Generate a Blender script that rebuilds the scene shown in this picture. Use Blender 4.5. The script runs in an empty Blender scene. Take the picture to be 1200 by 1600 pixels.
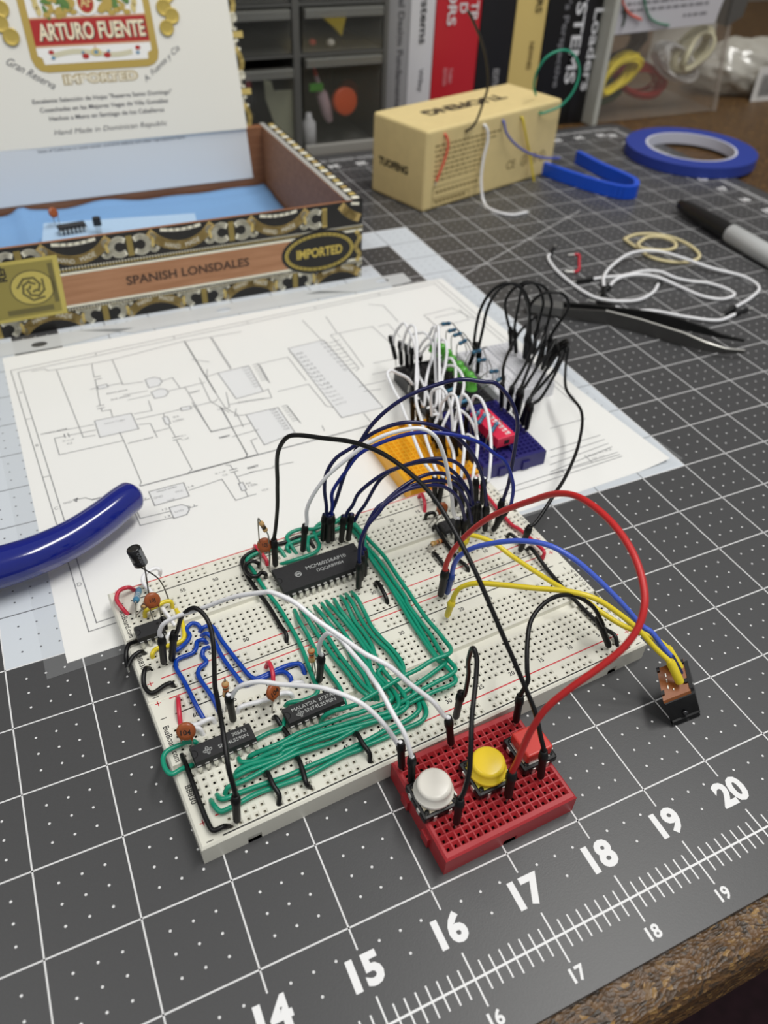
import bpy, bmesh, math, random
from mathutils import Vector, Matrix
random.seed(7)
C = bpy.context.scene.collection
IN = 0.0254            # every coordinate below is in inches on the cutting mat; meshes are scaled to metres
V3 = lambda x, y, z=0.0: Vector((x, y, z))

# ------------------------------------------------------------------ camera, light, exposure
CF = 1234.66           # focal length in pixels of a 1200 x 1600 frame
CR = Matrix(((0.90639005, -0.42084343, 0.03671346), (-0.25522776, -0.61479679, -0.7462464), (0.33662422, 0.66702002, -0.66465662)))
CC = Vector((13.62058, -2.08938, 9.03835))
cam = bpy.data.cameras.new('camera')
cam.sensor_fit = 'HORIZONTAL'
cam.lens = 5.7
cam.sensor_width = 5.7 * 1200 / CF
cam.clip_start = 0.01
cam.clip_end = 20
cam.dof.use_dof = True
cam.dof.focus_distance = 0.262
cam.dof.aperture_fstop = 2.6
co = bpy.data.objects.new('camera', cam)
C.objects.link(co)
m4 = CR.transposed().to_4x4() @ Matrix.Diagonal((1, -1, -1, 1))
m4.translation = CC * IN
co.matrix_world = m4
bpy.context.scene.camera = co
vs = bpy.context.scene.view_settings
vs.view_transform = 'Standard'
vs.look = 'None'
vs.gamma = 1.0
vs.exposure = 0.06
w = bpy.data.worlds.new('room_light')
bpy.context.scene.world = w
w.use_nodes = True
w.node_tree.nodes['Background'].inputs[0].default_value = (0.96, 0.98, 1.0, 1)
w.node_tree.nodes['Background'].inputs[1].default_value = 0.34

def area(name, loc, sx, sy, power, col, target):
    l = bpy.data.lights.new(name, 'AREA')
    l.shape = 'RECTANGLE'
    l.size = sx
    l.size_y = sy
    l.energy = power
    l.color = col
    o = bpy.data.objects.new(name, l)
    C.objects.link(o)
    o.location = Vector(loc) * IN
    d = Vector(target) * IN - o.location
    o.rotation_euler = d.to_track_quat('-Z', 'Y').to_euler()
    return o
area('overhead_light', (35, -2, 58), 1.2, 0.2, 16.5, (1.0, 0.985, 0.95), (20, 8, 0))  # the ceiling tube, high at the right
area('overhead_light', (-12, 8, 62), 1.2, 0.2, 4.5, (1.0, 0.985, 0.95), (14, 5, 0))  # fill lamp added at the left to brighten left-facing sides

# ------------------------------------------------------------------ pixel rays (pixels of the 1200 x 1600 photograph)
def ray(px, py):
    return CR.transposed() @ Vector(((px - 600) / CF, (py - 800) / CF, 1.0))
def at(px, py, z=0.0):
    d = ray(px, py)
    return CC + d * ((z - CC.z) / d.z)
def over(px, py, P):
    """point of the pixel's ray that is nearest to the vertical line through P"""
    d = ray(px, py)
    t = ((P.x - CC.x) * d.x + (P.y - CC.y) * d.y) / (d.x * d.x + d.y * d.y)
    return CC + d * t
CROPS = dict(A=(160, 780, 3.75), B=(200, 1020, 3.75), C=(380, 760, 3.158), D=(420, 1000, 3.75), E=(640, 700, 3.158),
             F=(580, 1080, 3.53), G=(420, 560, 3.333), H=(560, 420, 3.333), J=(900, 900, 4.0), K=(740, 430, 7.5),
             L=(840, 370, 3.333), M=(760, 280, 2.727), N=(710, 600, 7.5), P=(0, 480, 3.0), Q=(300, 420, 2.609),
             R=(600, 490, 8.571), S=(600, 600, 8.571), T=(700, 490, 8.571), U=(660, 740, 8.571), X=(150, 880, 10.0), Y=(190, 840, 10.0),
             Z=(0, 0, 1.0), W1=(440, 900, 7.5), W2=(560, 900, 7.5), W3=(440, 1020, 7.5), W4=(560, 1020, 7.5), W5=(320, 1120, 7.5),
             W6=(370, 790, 7.5), W7=(500, 790, 7.5), W8=(240, 1060, 7.5), O=(560, 0, 3.53), I=(820, 0, 3.158))
def px(c, x, y):
    a = CROPS[c]
    return a[0] + x / a[2], a[1] + y / a[2]
def pts(s):
    """'W1 150,400 215,540,2.5 W2 10,20' -> [(px, py, third value or None)]"""
    out, c = [], 'Z'
    for tok in s.split():
        if ',' not in tok:
            c = tok
            continue
        q = [float(v) for v in tok.split(',')]
        out.append(px(c, q[0], q[1]) + ((q[2] if len(q) > 2 else None),))
    return out

# ------------------------------------------------------------------ materials
def lin(c):
    c = c / 255.0
    return c / 12.92 if c <= 0.04045 else ((c + 0.055) / 1.055) ** 2.4
MATS = {}
def mat(name, rgb, rough=0.5, metal=0.0, alpha=1.0, trans=0.0, noise=0.0, scale=40.0, coat=0.0, bump=0.0, rgb2=None, spec=0.5, stretch=None):
    if name in MATS:
        return MATS[name]
    m = bpy.data.materials.new(name)
    m.use_nodes = True
    nt = m.node_tree
    b = nt.nodes['Principled BSDF']
    col = tuple(lin(c) for c in rgb) + (1,)
    b.inputs['Base Color'].default_value = col
    b.inputs['Roughness'].default_value = rough
    b.inputs['Metallic'].default_value = metal
    b.inputs['Alpha'].default_value = alpha
    b.inputs['Transmission Weight'].default_value = trans
    b.inputs['Coat Weight'].default_value = coat
    b.inputs['Specular IOR Level'].default_value = spec
    if noise or rgb2 or bump:
        tc = nt.nodes.new('ShaderNodeTexCoord')
        mp = nt.nodes.new('ShaderNodeMapping')
        mp.inputs['Scale'].default_value = stretch or (1, 1, 1)
        nz = nt.nodes.new('ShaderNodeTexNoise')
        nz.inputs['Scale'].default_value = scale
        nz.inputs['Detail'].default_value = 5
        nt.links.new(tc.outputs['Object'], mp.inputs[0])
        nt.links.new(mp.outputs[0], nz.inputs['Vector'])
        if noise or rgb2:
            rp = nt.nodes.new('ShaderNodeValToRGB')
            c2 = tuple(lin(c) for c in rgb2) + (1,) if rgb2 else tuple(v * (1 - noise) for v in col[:3]) + (1,)
            rp.color_ramp.elements[0].position = 0.35
            rp.color_ramp.elements[1].position = 0.65
            rp.color_ramp.elements[0].color = c2
            rp.color_ramp.elements[1].color = col
            nt.links.new(nz.outputs['Fac'], rp.inputs[0])
            nt.links.new(rp.outputs[0], b.inputs['Base Color'])
        if bump:
            bp = nt.nodes.new('ShaderNodeBump')
            bp.inputs['Strength'].default_value = bump
            bp.inputs['Distance'].default_value = 0.0005
            nt.links.new(nz.outputs['Fac'], bp.inputs['Height'])
            nt.links.new(bp.outputs[0], b.inputs['Normal'])
    MATS[name] = m
    return m
def film(name, rgb, opacity, gloss=0.08, rough=0.1):
    """thin clear plastic: mostly see-through, a little tint, a little gloss"""
    if name in MATS:
        return MATS[name]
    m = bpy.data.materials.new(name)
    m.use_nodes = True
    nt = m.node_tree
    nt.nodes.remove(nt.nodes['Principled BSDF'])
    out = nt.nodes['Material Output']
    tr = nt.nodes.new('ShaderNodeBsdfTransparent')
    df = nt.nodes.new('ShaderNodeBsdfDiffuse')
    df.inputs[0].default_value = tuple(lin(c) for c in rgb) + (1,)
    gl = nt.nodes.new('ShaderNodeBsdfGlossy')
    gl.inputs['Roughness'].default_value = rough
    a = nt.nodes.new('ShaderNodeMixShader')
    a.inputs[0].default_value = opacity
    b = nt.nodes.new('ShaderNodeMixShader')
    b.inputs[0].default_value = gloss
    nt.links.new(tr.outputs[0], a.inputs[1])
    nt.links.new(df.outputs[0], a.inputs[2])
    nt.links.new(a.outputs[0], b.inputs[1])
    nt.links.new(gl.outputs[0], b.inputs[2])
    nt.links.new(b.outputs[0], out.inputs[0])
    MATS[name] = m
    return m
WHITE = mat('white_ink', (236, 236, 236), 0.6)
INK = mat('black_ink', (28, 27, 28), 0.55)
TEAL = mat('green_insulation', (14, 142, 112), 0.32)
NAVY = mat('navy_insulation', (6, 12, 72), 0.3)
BLUE = mat('blue_insulation', (3, 64, 168), 0.32)
BLACK = mat('black_insulation', (11, 11, 12), 0.38, spec=.35)
REDW = mat('red_insulation', (205, 48, 68), 0.32)
REDS = mat('red_silicone', (196, 38, 38), 0.4)
YEL = mat('yellow_insulation', (228, 205, 45), 0.35)
WHT = mat('white_insulation', (238, 238, 240), 0.35)
PERI = mat('periwinkle_insulation', (72, 100, 205), 0.35)
HOUS = mat('connector_plastic', (13, 13, 14), 0.5, spec=.3)
METAL = mat('tinned_metal', (226, 226, 220), 0.35, metal=.7)
WIREM = mat('component_lead', (165, 163, 158), 0.3, metal=1.0)
CHIP = mat('chip_epoxy', (36, 36, 38), 0.55, noise=0.15, scale=900)
BOARD = mat('breadboard_plastic', (226, 224, 211), 0.42)
HOLE = mat('contact_spring', (70, 68, 62), 0.4, metal=0.7)
GOLD = mat('gold_foil', (205, 180, 95), 0.35, metal=0.55)

# ------------------------------------------------------------------ mesh builder (everything authored in world inches)
TXT = {}
def glyphs(body, bold):
    k = (body, bold)
    if k not in TXT:
        cu = bpy.data.curves.new('t', 'FONT')
        cu.body = body
        cu.size = 1.0
        cu.offset = bold
        cu.resolution_u = 3
        o = bpy.data.objects.new('t', cu)
        C.objects.link(o)
        dg = bpy.context.evaluated_depsgraph_get()
        me = bpy.data.meshes.new_from_object(o.evaluated_get(dg))
        vv = [(v.co.x, v.co.y) for v in me.vertices]
        ff = [tuple(p.vertices) for p in me.polygons]
        bpy.data.objects.remove(o)
        bpy.data.curves.remove(cu)
        bpy.data.meshes.remove(me)
        if vv:
            x0 = min(a for a, _ in vv); x1 = max(a for a, _ in vv)
            y0 = min(b for _, b in vv); y1 = max(b for _, b in vv)
        else:
            x0 = y0 = 0; x1 = y1 = 1
        TXT[k] = ([(a - x0, b - y0) for a, b in vv], ff, x1 - x0, y1 - y0)
    return TXT[k]

class MB:
    def __init__(s, xf=None):
        s.v, s.f, s.m, s.s = [], [], [], []
        s.xf = xf
    def add(s, vv, ff, mi=0, sm=False):
        o = len(s.v)
        s.v += [s.xf @ Vector(a) for a in vv] if s.xf else [Vector(a) for a in vv]
        for f in ff:
            s.f.append([o + i for i in f]); s.m.append(mi); s.s.append(sm)
        return s
    def quad(s, a, b, c, d, mi=0):
        return s.add([a, b, c, d], [(0, 1, 2, 3)], mi)
    def rect(s, x0, y0, x1, y1, z, mi=0):
        return s.quad((x0, y0, z), (x1, y0, z), (x1, y1, z), (x0, y1, z), mi)
    def box(s, x0, y0, z0, x1, y1, z1, mi=0, bev=0.0, seg=2):
        bm = bmesh.new()
        bmesh.ops.create_cube(bm, size=1)
        for v in bm.verts:
            v.co = ((x0 + x1) / 2 + v.co.x * (x1 - x0), (y0 + y1) / 2 + v.co.y * (y1 - y0), (z0 + z1) / 2 + v.co.z * (z1 - z0))
        if bev:
            bmesh.ops.bevel(bm, geom=bm.edges[:], offset=bev, segments=seg, affect='EDGES', profile=0.5)
        bm.verts.index_update()
        s.add([v.co.copy() for v in bm.verts], [[v.index for v in f.verts] for f in bm.faces], mi, False)
        bm.free()
        return s
    def prism(s, poly, h0, h1, O=(0, 0, 0), U=(1, 0, 0), W=(0, 1, 0), mi=0, sm=False):
        O, U, W = Vector(O), Vector(U), Vector(W)
        N = U.cross(W)
        n = len(poly)
        vv = [O + U * a + W * b + N * h for h in (h0, h1) for a, b in poly]
        ff = [tuple(range(n))[::-1], tuple(range(n, 2 * n))]
        s.add(vv, ff, mi)
        s.add(vv, [(i, (i + 1) % n, n + (i + 1) % n, n + i) for i in range(n)], mi, sm)
        return s
    def poly(s, P, O=(0, 0, 0), U=(1, 0, 0), W=(0, 1, 0), mi=0):
        O, U, W = Vector(O), Vector(U), Vector(W)
        return s.add([O + U * a + W * b for a, b in P], [tuple(range(len(P)))], mi)
    def strip(s, P, wd, O=(0, 0, 0), U=(1, 0, 0), W=(0, 1, 0), mi=0):
        """flat printed polyline"""
        O, U, W = Vector(O), Vector(U), Vector(W)
        for (a, b), (c, d) in zip(P, P[1:]):
            l = math.hypot(c - a, d - b) or 1e-6
            ex, ey = (c - a) / l * wd / 2, (d - b) / l * wd / 2
            nx, ny = -ey, ex
            q = [(a - ex + nx, b - ey + ny), (a - ex - nx, b - ey - ny), (c + ex - nx, d + ey - ny), (c + ex + nx, d + ey + ny)]
            s.add([O + U * x + W * y for x, y in q], [(0, 1, 2, 3)], mi)
        return s
    def text(s, body, O, U, W, h=None, wd=None, al='l', bold=0.0, mi=0):
        O, U, W = Vector(O), Vector(U).normalized(), Vector(W).normalized()
        vv, ff, tw, th = glyphs(body, bold)
        sy = (h / th) if h else wd / tw
        sx = (wd / tw) if wd else sy
        ox = {'l': 0, 'c': -tw * sx / 2, 'r': -tw * sx}[al]
        return s.add([O + U * (ox + a * sx) + W * (b * sy) for a, b in vv], ff, mi)
    def tube(s, P, r, seg=8, mi=0, cap=True):
        P = [Vector(p) for p in P]
        rr = r if isinstance(r, (list, tuple)) else [r] * len(P)
        T = []
        for i in range(len(P)):
            t = P[min(i + 1, len(P) - 1)] - P[max(i - 1, 0)]
            T.append(t.normalized() if t.length > 1e-9 else (T[-1] if T else V3(0, 0, 1)))
        n = T[0].orthogonal().normalized()
        vv = []
        for i, p in enumerate(P):
            n = (n - T[i] * n.dot(T[i]))
            n = n.normalized() if n.length > 1e-6 else T[i].orthogonal().normalized()
            b = T[i].cross(n)
            for k in range(seg):
                a = 2 * math.pi * k / seg
                vv.append(p + (n * math.cos(a) + b * math.sin(a)) * rr[i])
        ff = []
        for i in range(len(P) - 1):
            for k in range(seg):
                k2 = (k + 1) % seg
                ff.append((i * seg + k, i * seg + k2, (i + 1) * seg + k2, (i + 1) * seg + k))
        s.add(vv, ff, mi, True)
        if cap:
            o = (len(P) - 1) * seg
            s.add(vv, [tuple(range(seg))[::-1], tuple(range(o, o + seg))], mi)
        return s
    def lathe(s, prof, A, D, seg=16, mi=0, sm=True):
        """profile [(distance along D, radius)] turned about the axis through A"""
        A, D = Vector(A), Vector(D).normalized()
        n = D.orthogonal().normalized()
        b = D.cross(n)
        vv = [A + D * h + (n * math.cos(2 * math.pi * k / seg) + b * math.sin(2 * math.pi * k / seg)) * max(r, 1e-4) for h, r in prof for k in range(seg)]
        ff = []
        for i in range(len(prof) - 1):
            for k in range(seg):
                k2 = (k + 1) % seg
                ff.append((i * seg + k, i * seg + k2, (i + 1) * seg + k2, (i + 1) * seg + k))
        s.add(vv, ff, mi, sm)
        o = (len(prof) - 1) * seg
        s.add(vv, [tuple(range(seg))[::-1], tuple(range(o, o + seg))], mi)
        return s
    def disc(s, O, U, W, r, n=20, mi=0, r2=None):
        O, U, W = Vector(O), Vector(U), Vector(W)
        r2 = r2 or r
        return s.add([O + U * (r * math.cos(2 * math.pi * k / n)) + W * (r2 * math.sin(2 * math.pi * k / n)) for k in range(n)], [tuple(range(n))], mi)
    def ring(s, O, U, W, r, r2, t, n=28, mi=0):
        O, U, W = Vector(O), Vector(U), Vector(W)
        vv = []
        for k in range(n):
            c, q = math.cos(2 * math.pi * k / n), math.sin(2 * math.pi * k / n)
            vv += [O + U * (r * c) + W * (r2 * q), O + U * ((r - t) * c) + W * ((r2 - t) * q)]
        return s.add(vv, [(2 * k, 2 * ((k + 1) % n), 2 * ((k + 1) % n) + 1, 2 * k + 1) for k in range(n)], mi)

MW = {}
def build(name, mb, mats, parent=None):
    me = bpy.data.meshes.new(name)
    if parent is None:
        xs = [v.x for v in mb.v]; ys = [v.y for v in mb.v]
        base = V3((min(xs) + max(xs)) / 2, (min(ys) + max(ys)) / 2, min(v.z for v in mb.v))
        M = Matrix.Translation(base)
    else:
        M = MW[parent.name]
    iv = M.inverted()
    me.from_pydata([(iv @ v) * IN for v in mb.v], [], mb.f)
    for mm in (mats if isinstance(mats, (list, tuple)) else [mats]):
        me.materials.append(mm)
    me.polygons.foreach_set('material_index', mb.m)
    me.polygons.foreach_set('use_smooth', mb.s)
    me.update()
    o = bpy.data.objects.new(name, me)
    C.objects.link(o)
    if parent is None:
        o.location = M.translation * IN
    else:
        o.parent = parent
    MW[o.name] = M
    return o
def tag(o, label, cat, group=None, kind=None):
    if label: o['label'] = label
    if cat: o['category'] = cat
    if group: o['group'] = group
    if kind: o['kind'] = kind
    return o
def thing(name, label, cat, loc, rz=0.0, group=None):
    o = bpy.data.objects.new(name, None)
    o.empty_display_size = 0.01
    C.objects.link(o)
    M = Matrix.Translation(Vector(loc)) @ Matrix.Rotation(rz, 4, 'Z')
    o.location = Vector(loc) * IN
    o.rotation_euler = (0, 0, rz)
    MW[o.name] = M
    return tag(o, label, cat, group)
def local(o):
    return MB(MW[o.name])
def spline(P, k=7):
    P = [Vector(p) for p in P]
    if len(P) < 3:
        return P
    Q = [P[0] * 2 - P[1]] + P + [P[-1] * 2 - P[-2]]
    out = []
    for i in range(1, len(Q) - 2):
        a, b, c, d = Q[i - 1:i + 3]
        # centripetal parametrisation keeps tight bends free of loops
        t0 = 0.0
        t1 = t0 + max((b - a).length, 1e-6) ** 0.5
        t2 = t1 + max((c - b).length, 1e-6) ** 0.5
        t3 = t2 + max((d - c).length, 1e-6) ** 0.5
        for j in range(k):
            t = t1 + (t2 - t1) * j / k
            A1 = a * ((t1 - t) / (t1 - t0)) + b * ((t - t0) / (t1 - t0))
            A2 = b * ((t2 - t) / (t2 - t1)) + c * ((t - t1) / (t2 - t1))
            A3 = c * ((t3 - t) / (t3 - t2)) + d * ((t - t2) / (t3 - t2))
            B1 = A1 * ((t2 - t) / (t2 - t0)) + A2 * ((t - t0) / (t2 - t0))
            B2 = A2 * ((t3 - t) / (t3 - t1)) + A3 * ((t - t1) / (t3 - t1))
            out.append(B1 * ((t2 - t) / (t2 - t1)) + B2 * ((t - t1) / (t2 - t1)))
    out.append(P[-1])
    return out
def at_y(pxx, pyy, Y):
    d = ray(pxx, pyy)
    return CC + d * ((Y - CC.y) / d.y)

# ------------------------------------------------------------------ the room
o = build('floor', MB().rect(-60, -50, 110, 60, -29), mat('maroon_carpet', (52, 28, 36), 0.95, noise=0.35, scale=60))
tag(o, None, None, kind='structure')
o = build('wall_back', MB().box(-40, 46, -29, 110, 48, 60), mat('back_wall_paint', (120, 114, 106), 0.9))
tag(o, None, None, kind='structure')

# ------------------------------------------------------------------ workbench (only its particle board top is in view)
m = bpy.data.materials.new('particle_board')
m.use_nodes = True
nt = m.node_tree
b = nt.nodes['Principled BSDF']
b.inputs['Roughness'].default_value = 0.42
tc = nt.nodes.new('ShaderNodeTexCoord')
vo = nt.nodes.new('ShaderNodeTexVoronoi'); vo.inputs['Scale'].default_value = 520
mp = nt.nodes.new('ShaderNodeMapping'); mp.inputs['Scale'].default_value = (1, 2.2, 2.2); mp.inputs['Rotation'].default_value = (0.3, 0.2, 0.5)
nz = nt.nodes.new('ShaderNodeTexNoise'); nz.inputs['Scale'].default_value = 90; nz.inputs['Detail'].default_value = 6
nt.links.new(tc.outputs['Object'], nz.inputs['Vector'])
ad = nt.nodes.new('ShaderNodeVectorMath'); ad.operation = 'MULTIPLY_ADD'
ad.inputs[1].default_value = (0.006, 0.006, 0.006)
nt.links.new(nz.outputs['Color'], ad.inputs[0])
nt.links.new(tc.outputs['Object'], ad.inputs[2])
nt.links.new(ad.outputs[0], mp.inputs[0])
nt.links.new(mp.outputs[0], vo.inputs['Vector'])
sp = nt.nodes.new('ShaderNodeSeparateColor')
nt.links.new(vo.outputs['Color'], sp.inputs[0])
rp = nt.nodes.new('ShaderNodeValToRGB')
e = rp.color_ramp.elements
e[0].color = tuple(lin(c) for c in (46, 34, 20)) + (1,); e[0].position = 0.0
e[1].color = tuple(lin(c) for c in (150, 116, 64)) + (1,); e[1].position = 1.0
for p_, c_ in ((0.45, (80, 55, 26)), (0.75, (96, 66, 31)), (0.92, (108, 80, 42))):
    q = e.new(p_); q.color = tuple(lin(c) for c in c_) + (1,)
nt.links.new(sp.outputs[0], rp.inputs[0])
nt.links.new(rp.outputs[0], b.inputs['Base Color'])
bp = nt.nodes.new('ShaderNodeBump'); bp.inputs['Strength'].default_value = 0.5; bp.inputs['Distance'].default_value = 0.0006
nt.links.new(vo.outputs['Distance'], bp.inputs['Height'])
nt.links.new(bp.outputs[0], b.inputs['Normal'])
t = thing('workbench', 'brown particle board workbench top with a rough front edge under the grey mat', 'workbench', (25, 16, -29))
poly = [(46, -0.85), (-1.02, -0.85), (-1.12, -0.72), (-1.08, -0.5), (-1.06, -0.26), (-0.98, -0.14), (-0.86, -0.1), (46, -0.1)]
build('bench_top', MB().prism([(a, h) for a, h in poly], -30, 80, O=(0, 0, 0), U=(0, 1, 0), W=(0, 0, 1)), m, t)
for lx in (-26, 74):
    for ly in (3, 42):
        build('leg', MB().box(lx - 1.7, ly - 1.7, -29, lx + 1.7, ly + 1.7, -0.85, bev=0.1), mat('bench_leg_wood', (120, 92, 60), 0.7), t)

# ------------------------------------------------------------------ cutting mat
mat_o = thing('cutting_mat', 'large dark grey cutting mat with a white inch grid and ruler numbers', 'cutting mat', (18, 12, -0.1))
g = MB()
R_ = 0.5
out = []
for cx, cy, a0 in ((36.62 - R_, 24.62 - R_, 0), (-0.6 + R_, 24.62 - R_, 90), (-0.6 + R_, -0.6 + R_, 180), (36.62 - R_, -0.6 + R_, 270)):
    for k in range(7):
        a = math.radians(a0 + 15 * k)
        out.append((cx + R_ * math.cos(a), cy + R_ * math.sin(a)))
g.prism(out, -0.1, 0.0)
build('mat_sheet', g, mat('grey_mat', (71, 71, 72), 0.39, noise=0.06, scale=2500, bump=0.06), mat_o)
def pale(i, j):
    if not (12 <= i < 24 and 6 <= j < 18):
        return False
    if 13 <= i < 23 and 7 <= j < 17:
        return 14 <= i < 22 and j < 16
    return True
zg = 0.0012
pg = MB()
for i in range(12, 24):
    for j in range(6, 18):
        if pale(i, j):
            pg.rect(i, j, i + 1, j + 1, zg, 1)
lw = 0.0095
for j in range(1, 24):
    for i in range(0, 36):
        dk = pale(i, j) and pale(i, j - 1)
        pg.rect(i - lw, j - lw, i + 1 + lw, j + lw, zg * 1.8, 2 if dk else 0)
for i in range(1, 36):
    for j in range(1, 23):
        dk = pale(i, j) and pale(i - 1, j)
        pg.rect(i - lw, j - lw, i + lw, j + 1 + lw, zg * 1.6, 2 if dk else 0)
    pg.rect(i - lw, 0.76, i + lw, 1, zg, 0)
for i in range(0, 36):
    for j in range(0, 24):
        for a in (0.25, 0.5, 0.75):
            for b_ in (0.25, 0.5, 0.75):
                if j == 0 and b_ < 0.7 and not (a == 0.5 and b_ == 0.5):
                    continue
                pg.disc((i + a, j + b_, zg * 2), (1, 0, 0), (0, 1, 0), 0.0165, 7, 2 if pale(i, j) else 0)
pg.strip([(23.16, 14.2), (29.7, 17.35)], 0.02, (0, 0, zg * 2.2))
pg.strip([(9.5, 6.2), (12.0, 7.55), (12.8, 8.0)], 0.02, (0, 0, zg * 2.2))
GRIDINK = mat('grid_ink', (222, 222, 222), 0.6)
build('printed_grid', pg, [GRIDINK, mat('pale_mat_print', (206, 212, 218), 0.5), mat('dark_mat_lines', (96, 98, 102), 0.5)], mat_o)
nu = MB()
nu.rect(0, -0.012, 36, 0.012, zg, 0)
nu.rect(36 - 0.012, 0, 36.012, 24, zg, 0)
nu.rect(0, 24 - 0.012, 36, 24.012, zg, 0)
for i in range(0, 36 * 8 + 1):
    x = i / 8
    if i % 8 == 0:
        nu.rect(x - lw, -0.27, x + lw, 0.28, zg * 1.5)
        if 0 < i < 36 * 8:
            n = str(i // 8)
            nu.text(n, (x, 0.37, zg), (1, 0, 0), (0, 1, 0), h=0.335, al='c', bold=0.045)
            nu.text(n, (x + 0.02, -0.47, zg), (1, 0, 0), (0, 1, 0), h=0.15, al='c', bold=0.03)
            nu.text(n, (x, 23.6, zg), (-1, 0, 0), (0, -1, 0), h=0.3, al='c', bold=0.045)
    else:
        L_ = 0.15 if i % 4 else 0.16
        nu.rect(x - 0.009, -L_, x + 0.009, L_, zg * 1.5)
        nu.rect(x - 0.009, 24 - L_, x + 0.009, 24 + L_, zg * 1.5)
for j in range(0, 24 * 8 + 1):
    y = j / 8
    L_ = 0.28 if j % 8 == 0 else 0.15
    nu.rect(36 - L_, y - 0.009, 36 + L_, y + 0.009, zg * 1.5)
    if j % 8 == 0 and 0 < j < 192:
        nu.text(str(j // 8), (35.6, y + 0.15, zg), (1, 0, 0), (0, 1, 0), h=0.3, al='r', bold=0.045)
build('ruler_markings', nu, WHITE, mat_o)

# ------------------------------------------------------------------ breadboards
def grid_board(t, L, W, H, rows, cols, skip, groove, fa, fb, depth, plastic, notches=(), rail_h=False):
    """solderless breadboard: tapered square holes in rows; rows = [v], cols = [u], skip(row index, u) -> no hole"""
    g = local(t)
    c = 0.025
    zt = H
    vb = [c]
    segs = []
    rows = sorted(rows)
    v = c
    for r in rows:
        if r - 0.05 > v + 1e-6:
            segs.append((v, r - 0.05, None))
        segs.append((r - 0.05, r + 0.05, r))
        v = r + 0.05
    segs.append((v, W - c, None))
    for v0, v1, r in segs:
        if r is None:
            if groove and v0 < groove[0] < v1:
                a, b_, d = groove
                g.rect(c, v0, L - c, a, zt); g.rect(c, b_, L - c, v1, zt)
                g.quad((c, a + 0.015, zt - d), (L - c, a + 0.015, zt - d), (L - c, b_ - 0.015, zt - d), (c, b_ - 0.015, zt - d))
                g.quad((c, a, zt), (L - c, a, zt), (L - c, a + 0.015, zt - d), (c, a + 0.015, zt - d))
                g.quad((c, b_ - 0.015, zt - d), (L - c, b_ - 0.015, zt - d), (L - c, b_, zt), (c, b_, zt))
            else:
                g.rect(c, v0, L - c, v1, zt)
            continue
        u = c
        for q in cols:
            if skip(r, q):
                continue
            if q - 0.05 > u + 1e-6:
                g.rect(u, v0, q - 0.05, v1, zt)
            a = [(q - 0.05, v0, zt), (q + 0.05, v0, zt), (q + 0.05, v1, zt), (q - 0.05, v1, zt)]
            b_ = [(q - fa, r - fa, zt), (q + fa, r - fa, zt), (q + fa, r + fa, zt), (q - fa, r + fa, zt)]
            d = [(q - fb, r - fb, zt - depth), (q + fb, r - fb, zt - depth), (q + fb, r + fb, zt - depth), (q - fb, r + fb, zt - depth)]
            rail = rail_h and (r < .3 or r > 1.8)
            e_ = [(x, y, zt - (.045 if rail else 0.13)) for x, y, z in d]
            k = [(i, (i + 1) % 4, 4 + (i + 1) % 4, 4 + i) for i in range(4)]
            g.add(a + b_, k); g.add(b_ + d, k); g.add(d + e_, k, 1)
            g.add(e_, [(0, 1, 2, 3)], 2 if rail else 1)
            u = q + 0.05
        g.rect(u, v0, L - c, v1, zt)
    zc = H - c
    top = [(c, c, zt), (L - c, c, zt), (L - c, W - c, zt), (c, W - c, zt)]
    mid = [(0, 0, zc), (L, 0, zc), (L, W, zc), (0, W, zc)]
    bot = [(0, 0, 0), (L, 0, 0), (L, W, 0), (0, W, 0)]
    g.add(mid + top, [(i, (i + 1) % 4, 4 + (i + 1) % 4, 4 + i) for i in range(4)])
    g.add(bot + mid, [(i, (i + 1) % 4, 4 + (i + 1) % 4, 4 + i) for i in (1, 2, 3)])
    g.add(bot, [(3, 2, 1, 0)])
    u = 0
    for n0, n1, nh in notches:
        g.quad((u, 0, 0), (n0, 0, 0), (n0, 0, zc), (u, 0, zc))
        g.quad((n0, 0, nh), (n1, 0, nh), (n1, 0, zc), (n0, 0, zc))
        g.quad((n0, 0.035, 0), (n1, 0.035, 0), (n1, 0.035, nh), (n0, 0.035, nh))
        g.quad((n0, 0, nh), (n0, 0.035, nh), (n1, 0.035, nh), (n1, 0, nh))
        g.quad((n0, 0, 0), (n0, 0.07, 0), (n0, 0.07, nh), (n0, 0, nh))
        g.quad((n1, 0, 0), (n1, 0, nh), (n1, 0.07, nh), (n1, 0.07, 0))
        u = n1
    g.quad((u, 0, 0), (L, 0, 0), (L, 0, zc), (u, 0, zc))
    return build('board_body', g, [plastic, HOLE, mat('rail_contact', (176, 168, 146), .4, metal=.4)], t)

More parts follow.
